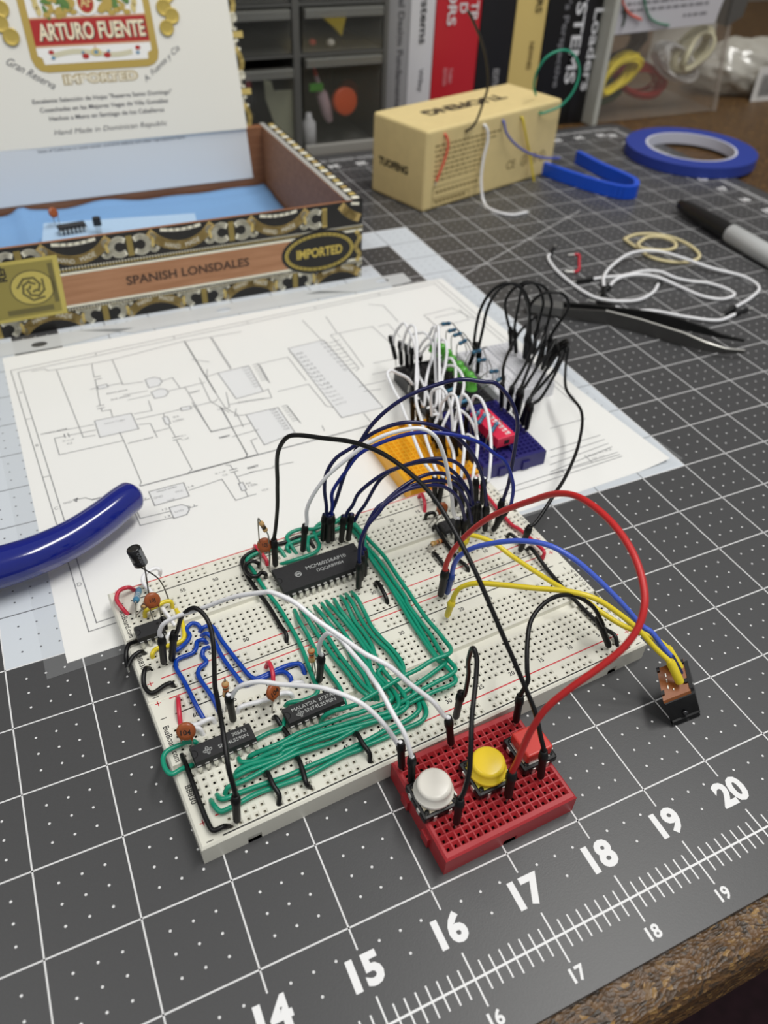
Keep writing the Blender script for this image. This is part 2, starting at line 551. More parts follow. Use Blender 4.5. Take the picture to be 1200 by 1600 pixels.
ZB = 0.335
BO = V3(13.775, 2.305)
BT = math.radians(3.2)
ROWS = [0.52 + 0.1 * k for k in range(5)] + [1.22 + 0.1 * k for k in range(5)]
RAILS = [0.115, 0.215, 1.925, 2.025]
COLS = [0.2 + 0.1 * k for k in range(63)]
def bskip(r, q):
    if r in ROWS:
        return False
    k = round((q - 0.4) / 0.1)
    return k < 0 or k % 6 == 5 or k > 58
def bb830(loc, label, v0):
    t = thing('breadboard', label, 'breadboard', loc, BT, 'long white breadboards joined side by side')
    grid_board(t, 6.54, 2.14, ZB, ROWS + RAILS, COLS, bskip, (1.0, 1.14, 0.06), 0.033, 0.0145, 0.02, BOARD, ((0.53, 0.7, 0.12), (5.9, 6.05, 0.1)), rail_h=True)
    z = ZB + 0.0012
    r, k = local(t), local(t)
    RED_, BLK_ = [], []
    for v in (0.315, 2.1):
        r.rect(0.27, v - 0.009, 6.27, v + 0.009, z)
        for u in (0.12, 6.42):
            vv = v - 0.02 if v < 1 else v + 0.0
            vv = min(vv, 2.09)
            r.rect(u - 0.04, vv - 0.006, u + 0.04, vv + 0.006, z); r.rect(u - 0.006, vv - 0.04, u + 0.006, vv + 0.04, z)
    for v in (0.055, 1.84):
        k.rect(0.27, v - 0.009, 6.27, v + 0.009, z)
        for u in (0.12, 6.42):
            k.rect(u - 0.04, v - 0.006, u + 0.04, v + 0.006, z)
    for n in [1] + list(range(5, 65, 5)):
        for v in (0.405, 1.685):
            k.text(str(n), (6.5 - 0.1 * n, v, z), (1, 0, 0), (0, 1, 0), h=0.065, al='c', bold=0.02)
    for i, ch in enumerate('JIHGF'):
        k.text(ch, (6.47, 0.52 + 0.1 * i - 0.03, z), (1, 0, 0), (0, 1, 0), h=0.06, al='c', bold=0.015)
    for i, ch in enumerate('EDCBA'):
        k.text(ch, (6.47, 1.22 + 0.1 * i - 0.03, z), (1, 0, 0), (0, 1, 0), h=0.06, al='c', bold=0.015)
    k.text('BusBoard.com', (0.07, 1.72, z), (0, -1, 0), (1, 0, 0), wd=0.55, h=0.078, bold=0.012)
    k.text('BB830', (0.07, 0.82, z), (0, -1, 0), (1, 0, 0), wd=0.26, h=0.07, bold=0.012)
    build('red_printing', r, mat('red_print', (205, 45, 58), 0.55), t)
    build('black_printing', k, INK, t)
    return t
cs, sn = math.cos(BT), math.sin(BT)
bb830((BO.x, BO.y, 0), 'nearer long white breadboard carrying the two counter chips and a bundle of green wires', 0)
bb830((BO.x - sn * 2.14, BO.y + cs * 2.14, 0), 'farther long white breadboard carrying the wide memory chip and lying partly on the schematic', 1)
def BP(u, v, h=0.0):
    """point on the pair of breadboards: u along them, v away from the viewer, h inches above the top"""
    return V3(BO.x + u * cs - v * sn, BO.y + u * sn + v * cs, ZB + h)
MC = [0.1 + 0.1 * k for k in range(17)]
MR = [0.125 + 0.1 * k for k in range(5)] + [0.825 + 0.1 * k for k in range(5)]
def mini(loc, rz, rgb, label, nm, fa=0.04):
    t = thing('mini_breadboard', label, 'mini breadboard', loc, rz, 'small breadboards')
    grid_board(t, 1.8, 1.35, 0.335, MR, MC, lambda r, q: False, (0.6, 0.75, 0.05), fa, 0.0165, 0.045, mat(nm, rgb, 0.42), ((0.8, 0.98, 0.09),))
    g = local(t)
    g.box(-0.035, 0.35, 0.03, 0.0, 0.5, 0.2); g.box(-0.035, 0.85, 0.03, 0.0, 1.0, 0.2)
    build('dovetail', g, mat(nm, rgb, 0.42), t)
    g = local(t)
    g.box(0.04, 0.04, -0.0, 1.76, 1.31, 0.02)
    build('foam_pad', g, mat('foam_tape', (205, 200, 165), 0.8), t)
    return t
mini((16.21, 1.085, 0), math.radians(1.6), (172, 44, 50), 'small red breadboard with three push buttons in front of the white breadboards', 'red_board', 0.043)
q90 = math.radians(90)
mini((20.06, 7.0, 0), q90, (243, 176, 32), 'small yellow breadboard with white jumpers behind the white breadboards', 'yellow_board')
mini((21.53, 7.06, 0), q90, (34, 30, 102), 'small navy breadboard with black jumpers beside the yellow one', 'navy_board')
mini((21.5, 8.9, 0), q90, (44, 44, 46), 'small black breadboard holding a row of green lights behind the navy one', 'black_board')
mini((23.0, 8.95, 0), q90, (226, 226, 230), 'small white breadboard under the tangle of black jumpers', 'white_board')

# ------------------------------------------------------------------ chips
def ti_logo(g, O, U, W, s, mi):
    O, U, W = Vector(O), Vector(U), Vector(W)
    P = [(-.1, .5), (.12, .5), (.14, .2), (.5, .2), (.45, -.05), (.2, -.12), (.1, -.5), (-.05, -.5), (-.1, -.2), (-.45, -.1), (-.5, .1), (-.2, .12), (-.1, .5)]
    g.strip([(a * s, b * s) for a, b in P], s * 0.09, O, U, W, mi)
    g.strip([(-.2 * s, .02 * s), (.2 * s, .05 * s)], s * 0.09, O, U, W, mi)
    g.strip([(0, .2 * s), (-.03 * s, -.3 * s)], s * 0.09, O, U, W, mi)
def dip(label, pins, u, v, rowgap, body_w, lines, logo=None, loc=None, rz=None, group='dual in-line chips', notch=True, seat=0.0):
    n = pins // 2
    L = n * 0.1 + (-0.02 if pins > 8 else -0.01)
    if loc is None:
        p = BP(u, v)
        t = thing('integrated_circuit', label, 'chip', p, BT, group)
    else:
        t = thing('integrated_circuit', label, 'chip', loc, rz, group)
    z0, z1 = 0.04 + seat, 0.17 + seat
    g = local(t)
    hw = body_w / 2
    zm = (z0 + z1) / 2
    A = [(-L / 2 + .02, -hw + .02, z0), (L / 2 - .02, -hw + .02, z0), (L / 2 - .02, hw - .02, z0), (-L / 2 + .02, hw - .02, z0)]
    B_ = [(-L / 2, -hw, zm), (L / 2, -hw, zm), (L / 2, hw, zm), (-L / 2, hw, zm)]
    D = [(-L / 2 + .012, -hw + .015, z1), (L / 2 - .012, -hw + .015, z1), (L / 2 - .012, hw - .015, z1), (-L / 2 + .012, hw - .015, z1)]
    k = [(i, (i + 1) % 4, 4 + (i + 1) % 4, 4 + i) for i in range(4)]
    g.add(A + B_, k); g.add(B_ + D, k); g.add(D, [(0, 1, 2, 3)]); g.add(A, [(3, 2, 1, 0)])
    build('chip_body', g, CHIP, t)
    if notch:
        g = local(t)
        rr = 0.055
        arc = [(rr * math.sin(math.pi * k / 10), rr * math.cos(math.pi * k / 10)) for k in range(11)]
        g.strip([(-L / 2 + .014 + a, b_) for a, b_ in arc], 0.008, (0, 0, z1 + .0015))
        g.disc((L / 2 - .07, hw * .3, z1 + .0012), (1, 0, 0), (0, 1, 0), 0.022, 14)
        build('notch', g, mat('chip_notch', (16, 16, 17), 0.4), t)
    for i in range(n):
        for sgn in (-1, 1):
            g = local(t)
            x = -(n - 1) * 0.05 + i * 0.1
            y = sgn * rowgap / 2
            yb = sgn * hw
            g.box(x - .026, min(yb, y + sgn * .008), zm - .006, x + .026, max(yb, y + sgn * .008), zm + .006)
            g.box(x - .026, y - .007 + sgn * .003, zm - .055 + .0, x + .026, y + .007 + sgn * .003, zm + .006)
            g.box(x - .011, y - .006 + sgn * .003, -0.08, x + .011, y + .006 + sgn * .003, zm - .05)
            build('pin', g, METAL, t)
    if lines:
        g = local(t)
        for body, x, y, h, al in lines:
            g.text(body, (x, y, z1 + .0015), (1, 0, 0), (0, 1, 0), h=h, al=al, bold=0.004)
        if logo:
            f, x, y, s = logo
            if f == 'ti':
                ti_logo(g, (x, y, z1 + .0015), (1, 0, 0), (0, 1, 0), s, 0)
            else:
                g.ring((x, y, z1 + .0015), (1, 0, 0), (0, 1, 0), s, s, s * .18)
                g.strip([(-.6 * s, -.45 * s), (-.35 * s, .5 * s), (0, -.3 * s), (.35 * s, .5 * s), (.6 * s, -.45 * s)], s * .22, (x, y, z1 + .0015))
        build('printing', g, mat('chip_print', (176, 178, 176), 0.6), t)
    return t
dip('widest black chip printed MCM60256AP10 on the farther breadboard', 28, 2.95, 3.255, 0.6, 0.53,
    [('MCM60256AP10', 0.12, 0.03, 0.068, 'c'), ('DQQAB9004', 0.14, -0.085, 0.066, 'c')], ('moto', -0.36, 0.005, 0.052))
dip('black 16 pin counter chip printed 705AS at the left end of the nearer breadboard', 16, 0.65, 1.07, 0.3, 0.26,
    [('705AS', 0.22, 0.022, 0.05, 'c'), ('SN74LS590N', 0.12, -0.055, 0.05, 'c')], ('ti', -0.2, -0.02, 0.11))
dip('black 16 pin counter chip printed MALAYSIA beside the fan of green wires', 16, 1.85, 1.07, 0.3, 0.26,
    [('MALAYSIA  8727AS', 0.02, 0.018, 0.052, 'c'), ('SN74LS590N', 0.08, -0.062, 0.056, 'c')], ('ti', -0.2, -0.045, 0.1))
dip('small black 8 pin timer chip near the left end of the farther breadboard', 8, 0.35, 3.21, 0.3, 0.26, None)
dip('small black 8 pin chip beside a lying resistor below the cluster of navy jumpers', 8, 5.25, 3.21, 0.3, 0.26, None)
dip('small black 8 pin chip crossed by navy jumpers at the right of the farther breadboard', 8, 5.75, 3.21, 0.3, 0.26, None)

# ------------------------------------------------------------------ solid wires lying on the breadboards
MM = 1 / 25.4
def solid(spec, colour, label, r=0.8, h=1.3, group=None, ends=True, name='jumper_wire', z0=ZB):
    """points are pixels of the photograph; third value = height above the board in mm; first and last points are the holes"""
    P = pts(spec)
    W = []
    n = len(P)
    for i, (x, y, q) in enumerate(P):
        hh = q if q is not None else (-0.4 if i in (0, n - 1) else h)
        W.append(at(x, y, z0 + hh * MM))
    S = spline(W, 6)
    g = MB().tube(S, r * MM, 8)
    o = build(name, g, colour)
    tag(o, label, 'wire', group)
    if ends:
        for a, b_ in ((S[0], S[1]), (S[-1], S[-2])):
            d = V3(0, 0, -1)
            g = MB().tube([a + V3(0, 0, 0.3 * MM), a + d * 2.5 * MM], 0.3 * MM, 6)
            build('bare_end', g, METAL, o)
    return o
GF = 'green wires fanning from below the memory chip'
GL = 'green wires running left in front of the counter chips'
fan = [
 ('W1 150,400 215,540,2.5 300,680 340,760 420,920 500,1050 590,1180 W3 680,410 740,590 748,640', 'green wire leftmost in the fan below the memory chip, ending behind the MALAYSIA chip'),
 ('W1 205,345 290,480,2.5 400,660 500,790 620,960 780,1150 W3 900,420 1000,500 1030,560', 'green wire second from left in the fan below the memory chip'),
 ('W1 300,400 345,450,2.5 470,620 560,740 660,900 800,1080 W3 950,370 1060,480 1095,560', 'green wire third from left in the fan below the memory chip'),
 ('W1 385,355 470,450,2.5 570,580 720,760 850,1000 960,1150 W3 1040,410 1110,500 1130,560', 'green wire fourth from left in the fan, mostly under a white jumper'),
 ('W1 470,325 570,460,2.5 700,620 790,750 900,900 1010,1050 W4 120,220 240,380 290,480', 'green wire fifth from left in the fan below the memory chip'),
]
for sp_, lb in fan:
    solid(sp_, TEAL, lb, h=1.5)
long_fan = [
 ('W1 525,295 640,420,2.5 770,570 930,780 1010,920 W4 150,200 280,370 350,460,3 388,540,4 320,590,4 150,650,4 0,705,4 W3 800,730,4 600,800,4 430,860,4 200,945,4 0,1050,4 W5 700,385,4 600,425,3 535,460,2 512,492', 'green wire bending left inside the fan, ending right of the left counter chip'),
 ('W1 615,275 690,400,2.5 800,540 960,760 1080,930 1180,1060 W4 230,230 330,360 430,480,3 473,590,3.5 440,660,3.5 300,715,3.5 120,750,3.5 0,788,3.5 W3 800,818,3.5 600,878,3.5 400,935,3.5 200,1015,3.5 0,1100,3.5 W5 900,365,3.5 700,450,3 560,520,2 430,530,1.5 395,490', 'green wire ending in a small hook below the left counter chip'),
 ('W1 690,240 760,330,2.5 850,520 960,660 1060,820 W4 190,20 290,200 400,330 520,470,3 577,600,3 540,660,3 400,740,3 250,785,2.5 0,852,2.5 W3 800,876,2.5 600,935,2.5 400,1005,2.5 200,1085,2.5 0,1165,2.5 W5 900,440,2.5 700,510,2.5 500,570,2 390,625,1.5 350,690', 'green wire whose wide bend stands out at the right end of the fan'),
 ('W1 755,215 820,300,2.5 920,490 1010,630 1130,770 W2 330,860 440,1000 540,1150 W4 600,360,1.2 670,500,1 705,590,1 715,660,1.5 660,730,1.5 500,830,1.5 330,905,1.5 70,1045,1.5 W3 900,1075,1.5 720,1160,1.5 W5 1190,595,1.5 900,720,1.5 600,820,1.5 400,895,1.5 200,965,1.5 140,915', 'green wire second from the front edge of the nearer breadboard, passing under three black loops'),
 ('W1 820,190 890,270,2.5 980,440 1060,600 1180,740 W2 380,840 490,980 528,1070 525,1130 W4 590,340,1.2 700,500,1 780,630,1 793,720,1.5 740,800,1.5 500,910,1.5 300,1000,1.5 100,1085,1.5 0,1140,1.5 W3 750,1195,1.5 W5 1190,690,1.5 900,795,1.5 600,905,1.5 430,995,1.5 300,1065,1.5 185,1110,1.5 115,1050,1.5 70,980', 'green wire nearest the front edge, ending in a right angle hook at the left'),
]
for sp_, lb in long_fan:
    solid(sp_, TEAL, lb, h=1.5)
solid('W6 515,690 640,650 800,600 930,540 968,470 930,380 905,300 960,220 1060,185 1190,165 W7 250,140,2 370,180,2 480,300,2.5 600,430,2.5 750,590,2.5 900,815,2.5 1060,1045,2.5 W2 640,270,3 800,500,3 930,650,3 1000,740,3 1085,860,5 1060,910,6 880,980,6 700,1090,6 540,1170,6 W4 300,410,6 30,570,6 W3 860,610,6 620,680,5 500,745,3 455,825', TEAL, 'green wire looping behind the memory chip and crossing over the whole green fan')
solid('W6 705,575 620,440 585,370 640,315 760,275 900,275,2.5 1010,240,2.5 W7 180,180,1 300,200 400,290 540,470 690,640,1.5 850,870,1.5 1010,1100,1.5 W2 560,300,1.5 700,500,1.5 850,700,1.5 970,900,2 W4 1070,100,3 1138,190,4 1100,240,4 900,350,4 700,460,4 560,550,3.5 400,640,2 W3 1100,800,2 800,905,2 600,968,2 400,1030,2 200,1110,2 W5 900,475,2 700,560,2 500,630,2 370,700,1.5 330,735', TEAL, 'green wire whose corner is the middle of three stacked right of the green fan')
solid('W6 625,560 590,500 600,460 720,410 840,370 W7 0,330 170,285,1 300,250,1 420,330,1 560,540,1.2 680,720,1.2 850,960,1.2 W2 480,240,1 640,480,1 780,720,1 920,950,1.5 W4 1050,180,2 1120,270,2.5 1140,330,3 1080,380,3 900,450,3 700,540,2.5 580,600,2 470,655,1.5 300,770,1.5 W3 950,860,2 780,950,2 600,1045,2 400,1110,2 200,1175,2 W5 900,515,2 700,620,2 500,730,2 360,790,2 270,830,1.5 235,910', TEAL, 'green wire with the lowest and outermost corner at the right of the nearer board')
solid('W6 845,545 830,470 850,370 930,350 W7 100,250,3 260,160,3.4 370,210,3.4 490,330,3.2 W2 120,-250,2.5 310,30,1.5 480,300,1.5 620,540,1.5 740,720,1.5 880,920,1.5 960,1010,1.5 W4 1020,110,2.5 880,230,2.5 650,390,2.5 530,470,2 420,550,1.5 350,600', TEAL, 'green wire innermost of those bending left at the right of the nearer board')
solid('W6 570,610 490,500,1.5 400,510,1.5 240,555,1.5 120,635,1.2 190,760,1.2 330,980 490,1190 W1 90,570 190,750 270,930 350,1150 W3 370,300 425,440 395,495 250,560 80,590 45,630', TEAL, 'green wire left of the memory chip running down to the MALAYSIA chip')
solid('W8 510,795 490,745,2 400,745,2 280,790,2 150,860,2.5 112,930,2.5 140,1060,2.5 210,1120,2.5 330,1060,2 460,1015', TEAL, 'green wire looping out over the left edge of the nearer breadboard')
solid('W5 545,290 590,270,1 760,185,1 900,130,1.2 W3 60,740,0.8 200,690', TEAL, 'short green wire between the two counter chips')
# blue, yellow, white, red and black solid wires
solid('A 400,900 440,882,2 490,840 512,800 492,762 525,728 560,735 582,775', BLUE, 'short blue wire with an S bend starting behind the two grey jumpers')
solid('A 570,778 590,752,2 640,745 700,830 800,960 870,1040 900,1050 1000,1010 1100,970 1160,968,1.6 1188,1030', BLUE, 'blue wire running farthest right, ending near a standing resistor')
solid('A 580,802 612,788,2 645,815 700,920 780,1030 830,1085,1.0 900,1065,1.0 1050,1010,1.0 1100,1040 1110,1082', BLUE, 'blue wire second from the right, with a round hook at its end')
solid('A 612,845 590,825,2 555,835 550,870 530,900 440,940 430,980 B 330,170 400,310 442,385', BLUE, 'blue wire leftmost of the four long ones, ending beside the printed 60')
solid('A 622,868 590,885,2 588,920 610,955 570,990 560,1020 B 420,150 500,270 545,370', BLUE, 'blue wire with a zigzag top passing beside the long black jumper')
solid('A 250,692 253,655,3 300,635,3.5 370,600,3.5 400,600,3 412,638', YEL, 'short yellow wire in front of the brown disc capacitor at the left')
solid('A 432,648 460,700,1.2 480,790 470,825 420,850 320,875,1.2 293,905,1.5 296,932', YEL, 'yellow wire bent around the two grey jumpers at the left end')
solid('A 338,440 335,412,2.5 310,405,3 250,440,3 238,480,2.5 300,560,2 360,650,1.5 428,742', WHT, 'white wire passing under the electrolytic capacitor')
solid('A 450,770 395,790,2.5 365,850', WHT, 'short white wire between the small timer chip and the grey jumpers')
solid('A 192,535 150,517,3.5 100,537,3.5 83,585,3 110,630,2 152,678', REDW, 'bright red curved wire at the far left corner of the farther breadboard')
solid('A 198,832 150,858,2.5 138,920,2 146,985', BLACK, 'black wire looping off the left edge beside the small timer chip')
solid('A 148,985,0.5 180,922,2 225,893,2 248,905', BLACK, 'short black wire across the left edge beside the printed board name')
solid('A 345,735 347,700,2.5 362,700,2.5 372,765', BLACK, 'tiny black arch behind the small timer chip')
solid('B 128,92 100,95,2.5 95,190 140,236 220,188,2 250,178,2 268,198', BLACK, 'black U shaped wire joining the rails at the left seam of the breadboards')
solid('B 315,598 345,670,2 470,1000,1.8 500,1040,1.8 560,1018,1.8 595,1018', BLACK, 'long black wire running to the front left corner of the nearer breadboard')
solid('W5 805,20 830,5,2 900,110,1.2 1000,250,1 1060,350', BLACK, 'black wire between the two counter chips')
solid('W5 1075,480 1100,500,2.6 1150,640,2.8 1190,780,2 B 1068,790', BLACK, 'black loop in the middle of three at the front rail')
solid('W5 715,690 735,655,3 800,800,3.2 872,920,2 865,1035', BLACK, 'black loop nearest the left of three at the front rail')
solid('W3 860,960 885,950,3 960,1080,3.2 1030,1180,2 D 592,718', BLACK, 'black loop nearest the right of three at the front rail')
solid('C 650,490 660,472,2 705,550,1.5 712,580', BLACK, 'short black wire by the printed 30 on the farther breadboard')
solid('W6 912,508 840,395,1 740,365,1 570,430,1 300,495,1 130,570,1.5 63,640,1.5 110,800 240,1000 380,1190 C 185,690 212,730 214,772', BLACK, 'long black wire wrapping behind the memory chip and down to the seam')
solid('W6 262,722 250,675,3 180,652,3.5 110,690,3.5 108,760,3.5 170,822,3.5 240,825,3 290,785,3 335,800,3 338,848', BLACK, 'black hook shaped wire left of the memory chip')
solid('W6 212,470,0.5 225,480,2 290,560,2 350,650,1 355,705', REDW, 'short red wire beneath the brown disc capacitor left of the memory chip')
solid('W8 285,225 290,260,2 300,400,2 318,560', REDW, 'short red wire crossing the rail printing at the left of the nearer breadboard')
solid('B 808,88 825,58,3 848,120,3 850,220', REDW, 'short red wire behind the brown disc capacitor next to the MALAYSIA chip')
solid('W8 320,585 400,555,2 520,535,2 680,470,2 725,525', WHT, 'white wire beside the printed 60, the upper of two')
solid('W8 440,600 490,580,2.2 540,592,2 582,665', WHT, 'short white wire behind the brown disc capacitor at the left of the nearer breadboard')
solid('W8 980,410 1005,345,2 B 680,310,2 830,270,2 900,238,2 950,238,2 968,262', WHT, 'white wire running from the periwinkle side resistor toward the MALAYSIA chip')
solid('W3 100,380 150,352,2 240,350,1.5 255,385', WHT, 'short white wire behind the pale jumper above the MALAYSIA chip')
solid('E 45,245 58,228,2.5 75,270,2.5 74,318', REDW, 'short red wire at the back rail near the printed 15')
solid('E 78,355 85,328,3 118,320,3 130,345', BLACK, 'small black arch next to the brown capacitor by the small chips')
solid('U 640,30,0 700,100,2 U 900,340,1.5 1010,480,1.5 1100,580,1.5 1200,690 E 540,400,1.5 600,450,2 650,495,2.5 664,515,2.5 655,548', REDW, 'long red wire running down the right end of the farther breadboard')
solid('E 480,440 495,425,2.5 530,450,2 560,500', BLACK, 'short black wire under the leaning black jumper at the right')
solid('E 578,505 595,492,2.5 680,600,1.5 800,735 960,890,1.5 1012,925,2 1025,980', BLACK, 'long black wire crossing the nearer breadboard at the right end')
solid('U 140,740 170,700,2 U 230,800,1.5 380,1020,1.5 E 240,550,1.5 285,588,1.5 290,612', BLACK, 'black wire passing under the lying resistor')
solid('U 145,1060,0.5 170,1075,1.5 U 270,1200,1.2 E 190,610', BLACK, 'short black wire to the left of the red and blue connectors')

# ------------------------------------------------------------------ jumper leads with plugs
def plug(base, top, r=0.05, colour=HOUS, parent=None, wire_r=0.03, L=0.55):
    d = (top - base)
    d.normalize()
    prof = [(0.0, r * .72), (0.03, r * .92), (L * .70, r * .95), (L * .72, r * 1.16), (L * .86, r * 1.16), (L * .9, r), (L, r * .92), (L, wire_r)]
    g = MB().lathe(prof, base + d * 0.06, d, 12)
    c = build('connector', g, colour, parent)
    g = MB().tube([base - V3(0, 0, 0.12), base + d * 0.07], 0.0125, 6)
    build('pin', g, METAL, c)
    return base + d * (0.06 + L)
def lead(label, colour, a, mids, b, r=0.75, pa=HOUS, pb=HOUS, za=ZB, zb=ZB, group=None, cat='jumper wire', k=7, ease=True, pr=0.05, La=0.55, Lb=0.55, minz=None):
    """a / b = 'crop bx,by tx,ty' (foot and head of the plug in the photograph) or a world point; mids = pixels along the wire"""
    def end(e, z):
        if isinstance(e, Vector):
            return e, None
        q = pts(e)
        base = at(q[0][0], q[0][1], z)
        if len(q) == 1:
            return base, None
        return base, over(q[1][0], q[1][1], base)
    A, At = end(a, za)
    B, Bt = end(b, zb)
    P = [p for p in pts(mids)] if mids else []
    pa0 = pts(a)[-1][:2] if not isinstance(a, Vector) else None
    pb0 = pts(b)[-1][:2] if not isinstance(b, Vector) else None
    seq = ([pa0] if pa0 else []) + [q[:2] for q in P] + ([pb0] if pb0 else [])
    cum = [0.0]
    for (x0, y0), (x1, y1) in zip(seq, seq[1:]):
        cum.append(cum[-1] + math.hypot(x1 - x0, y1 - y0))
    tot = cum[-1] or 1
    off = 1 if pa0 else 0
    Ae = A + (At - A).normalized() * (0.06 + La) if At else A
    Be = B + (Bt - B).normalized() * (0.06 + Lb) if Bt else B
    W = []
    if At:
        W += [Ae - (At - A).normalized() * 0.12, Ae]
    else:
        W.append(A)
    for i, (x, y, q) in enumerate(P):
        t = q if q is not None else cum[i + off] / tot
        if q is None and ease:
            t = t * t * (3 - 2 * t)
        p = over(x, y, Ae.lerp(Be, t))
        if minz is not None and p.z < minz:
            p = at(x, y, minz)
        W.append(p)
    if Bt:
        W += [Be, Be - (Bt - B).normalized() * 0.12]
    else:
        W.append(B)
    g = MB().tube(spline(W, k), r * MM, 8)
    o = build('jumper_lead', g, colour)
    tag(o, label, cat, group)
    if At and pa:
        plug(A, At, parent=o, colour=pa, r=pr, wire_r=r * MM, L=La)
    if Bt and pb:
        plug(B, Bt, parent=o, colour=pb, r=pr, wire_r=r * MM, L=Lb)
    return o
ZR = 0.335
GREY = mat('pale_grey_insulation', (205, 205, 208), 0.35)
lead('longest white jumper, arching from the left end of the boards to the red breadboard', WHT, 'A 362,978 350,850',
     'A 335,795 355,735 430,690 580,640 780,570 950,545 C 130,520 250,570 350,650 480,740 600,825 D 700,150 830,260 960,360 1035,450', 'D 1070,625 1055,485', zb=ZR)
lead('black jumper looping down in front of the blue wires to the front left rail', BLACK, 'A 405,958 415,840',
     'A 430,790 470,680 540,637 590,670 630,740 650,850 655,960 660,1100 B 520,250 560,480 590,680 620,790', 'B 640,1000 630,845')
lead('white jumper rising beside the standing resistor and dropping behind the white button', WHT, 'W3 440,362 460,115',
     'W1 440,890 470,740 560,670 680,730 800,870 1000,1100 W4 130,250 250,430 420,740 530,930 600,1130 D 838,690', 'D 835,845 838,715', zb=ZR)
lead('white jumper passing low over the MALAYSIA chip to the corner of the red breadboard', WHT, 'B 620,412 602,320',
     'B 600,260 650,200 760,170 900,185 1050,195 D 330,285 540,370 680,500 770,625', 'D 780,762 775,650', zb=ZR)
lead('longest black jumper, rising left of the memory chip and falling to the red button', BLACK, 'W6 455,735 440,490',
     'W6 450,300 475,30 G 45,650 50,480 100,408 150,400 280,415 440,437 600,500 760,620 E 130,260 300,560 450,900 570,1180 F 905,120 935,250', 'F 932,490 950,350', zb=ZR)
lead('white jumper arching from behind the memory chip to the small chips', WHT, 'W6 770,565 790,345',
     'W6 800,320 820,200 G 200,780 280,640 400,530 520,440 650,385 790,365 860,400 910,500 950,700 972,830', 'U 455,985 475,720')
NG = 'navy jumpers arching from the memory chip to the right'
lead('navy jumper with the highest and widest arch', NAVY, 'W6 1005,440 1020,270',
     'W6 1080,100 1140,0 G 400,590 480,430 560,320 700,210 850,145 1000,110 1120,122 H 710,595 790,680 828,790 820,900 800,1020 U 1150,150 1090,330 1050,460', 'U 985,720 1015,590', k=8)
lead('navy jumper with the second highest arch, ending on the right chip', NAVY, 'W6 1065,460 1080,275',
     'W6 1060,120 1050,0 G 290,680 300,600 350,520 440,460 560,380 700,335 820,340 950,390 1040,470 1100,580 1130,720 1130,850', 'U 835,800 850,560', k=8)
lead('brighter blue jumper ending in the leaning plug at the right of the chips', mat('royal_insulation', (14, 38, 140), 0.3), 'W6 1120,440 1115,220',
     'W6 1100,150 1120,0 G 330,700 400,590 470,500 560,450 700,400 800,385 950,395 1100,440 1180,500 H 760,1000 805,1120 800,1200 E 490,300', 'E 405,418 448,350', k=8)
lead('navy jumper left of a pair rising behind the memory chip', NAVY, 'W7 245,455 265,265',
     'W7 290,180 320,80 380,0 G 470,700 600,600 700,560 800,530 900,522 980,545 1040,620 1060,750 1065,860', 'U 745,770 745,500', k=8)
lead('navy jumper right of a pair rising behind the memory chip', NAVY, 'W7 325,435 350,245',
     'W7 400,180 450,90 520,0 G 600,610 740,550 870,540 960,590 1020,660 1060,760 1072,860', 'U 700,780 715,560', k=8)
lead('navy jumper outermost of three rising at the right end of the memory chip', NAVY, 'W7 520,850 520,640',
     'W7 500,480 530,300 620,130 G 640,715 760,630 870,597 950,615 1030,690 1065,800', 'U 655,800 665,560', k=8)
lead('navy jumper middle of three rising at the right end of the memory chip', NAVY, 'W7 475,905 490,700',
     'W7 470,480 520,300 620,100 700,0 G 640,735 740,665 860,637 960,655 1030,745 1055,860', 'U 610,820 625,600', k=8)
lead('navy jumper in front of the others at the right end of the memory chip', NAVY, 'W7 450,1000 458,790',
     'W7 460,600 480,400 560,230 680,90 G 600,765 700,693 800,665 900,665 970,710 1010,790 1025,880', 'U 545,990 560,760', k=8)
lead('thick red lead sweeping in a wide curve around the right end to the red breadboard', REDS, 'E 150,742 168,650',
     'E 175,600 200,530 270,440 400,340 600,260 730,225 830,240 970,340 1080,480 1140,620 1160,760 1130,880 1060,980 940,1080 800,1180 F 970,90 880,220 800,400', 'F 752,595 775,460', r=1.0, zb=ZR, pr=0.058)
DB = mat('dark_blue_plug', (22, 60, 140), 0.45)
JK = V3(20.4, 2.3, 0)
lead('black jumper from the front rail at the right arching to the red button', BLACK, 'E 990,995 965,930',
     'E 955,880 910,790 830,735 740,728 660,770 600,850 582,950 580,1100 F 865,-60', 'F 795,182 815,65', zb=ZR)
lead('black jumper in a narrow upright loop down to the front of the red breadboard', BLACK, 'D 1092,470 1115,365',
     'D 1140,330 1170,200 E 290,1050 315,988 330,1030 328,1130 F 555,150 550,300 540,450 510,560', 'F 467,742 490,605', zb=ZR)
lead('black jumper coming down from the black tangle to the right seam of the white breadboards', BLACK, 'H 930,560 1050,430',
     'H 1090,400 1080,500 1080,620 1160,740 1150,900 1080,1080 E 720,220 610,380', 'E 540,520 578,425', pa=None, minz=0.5)

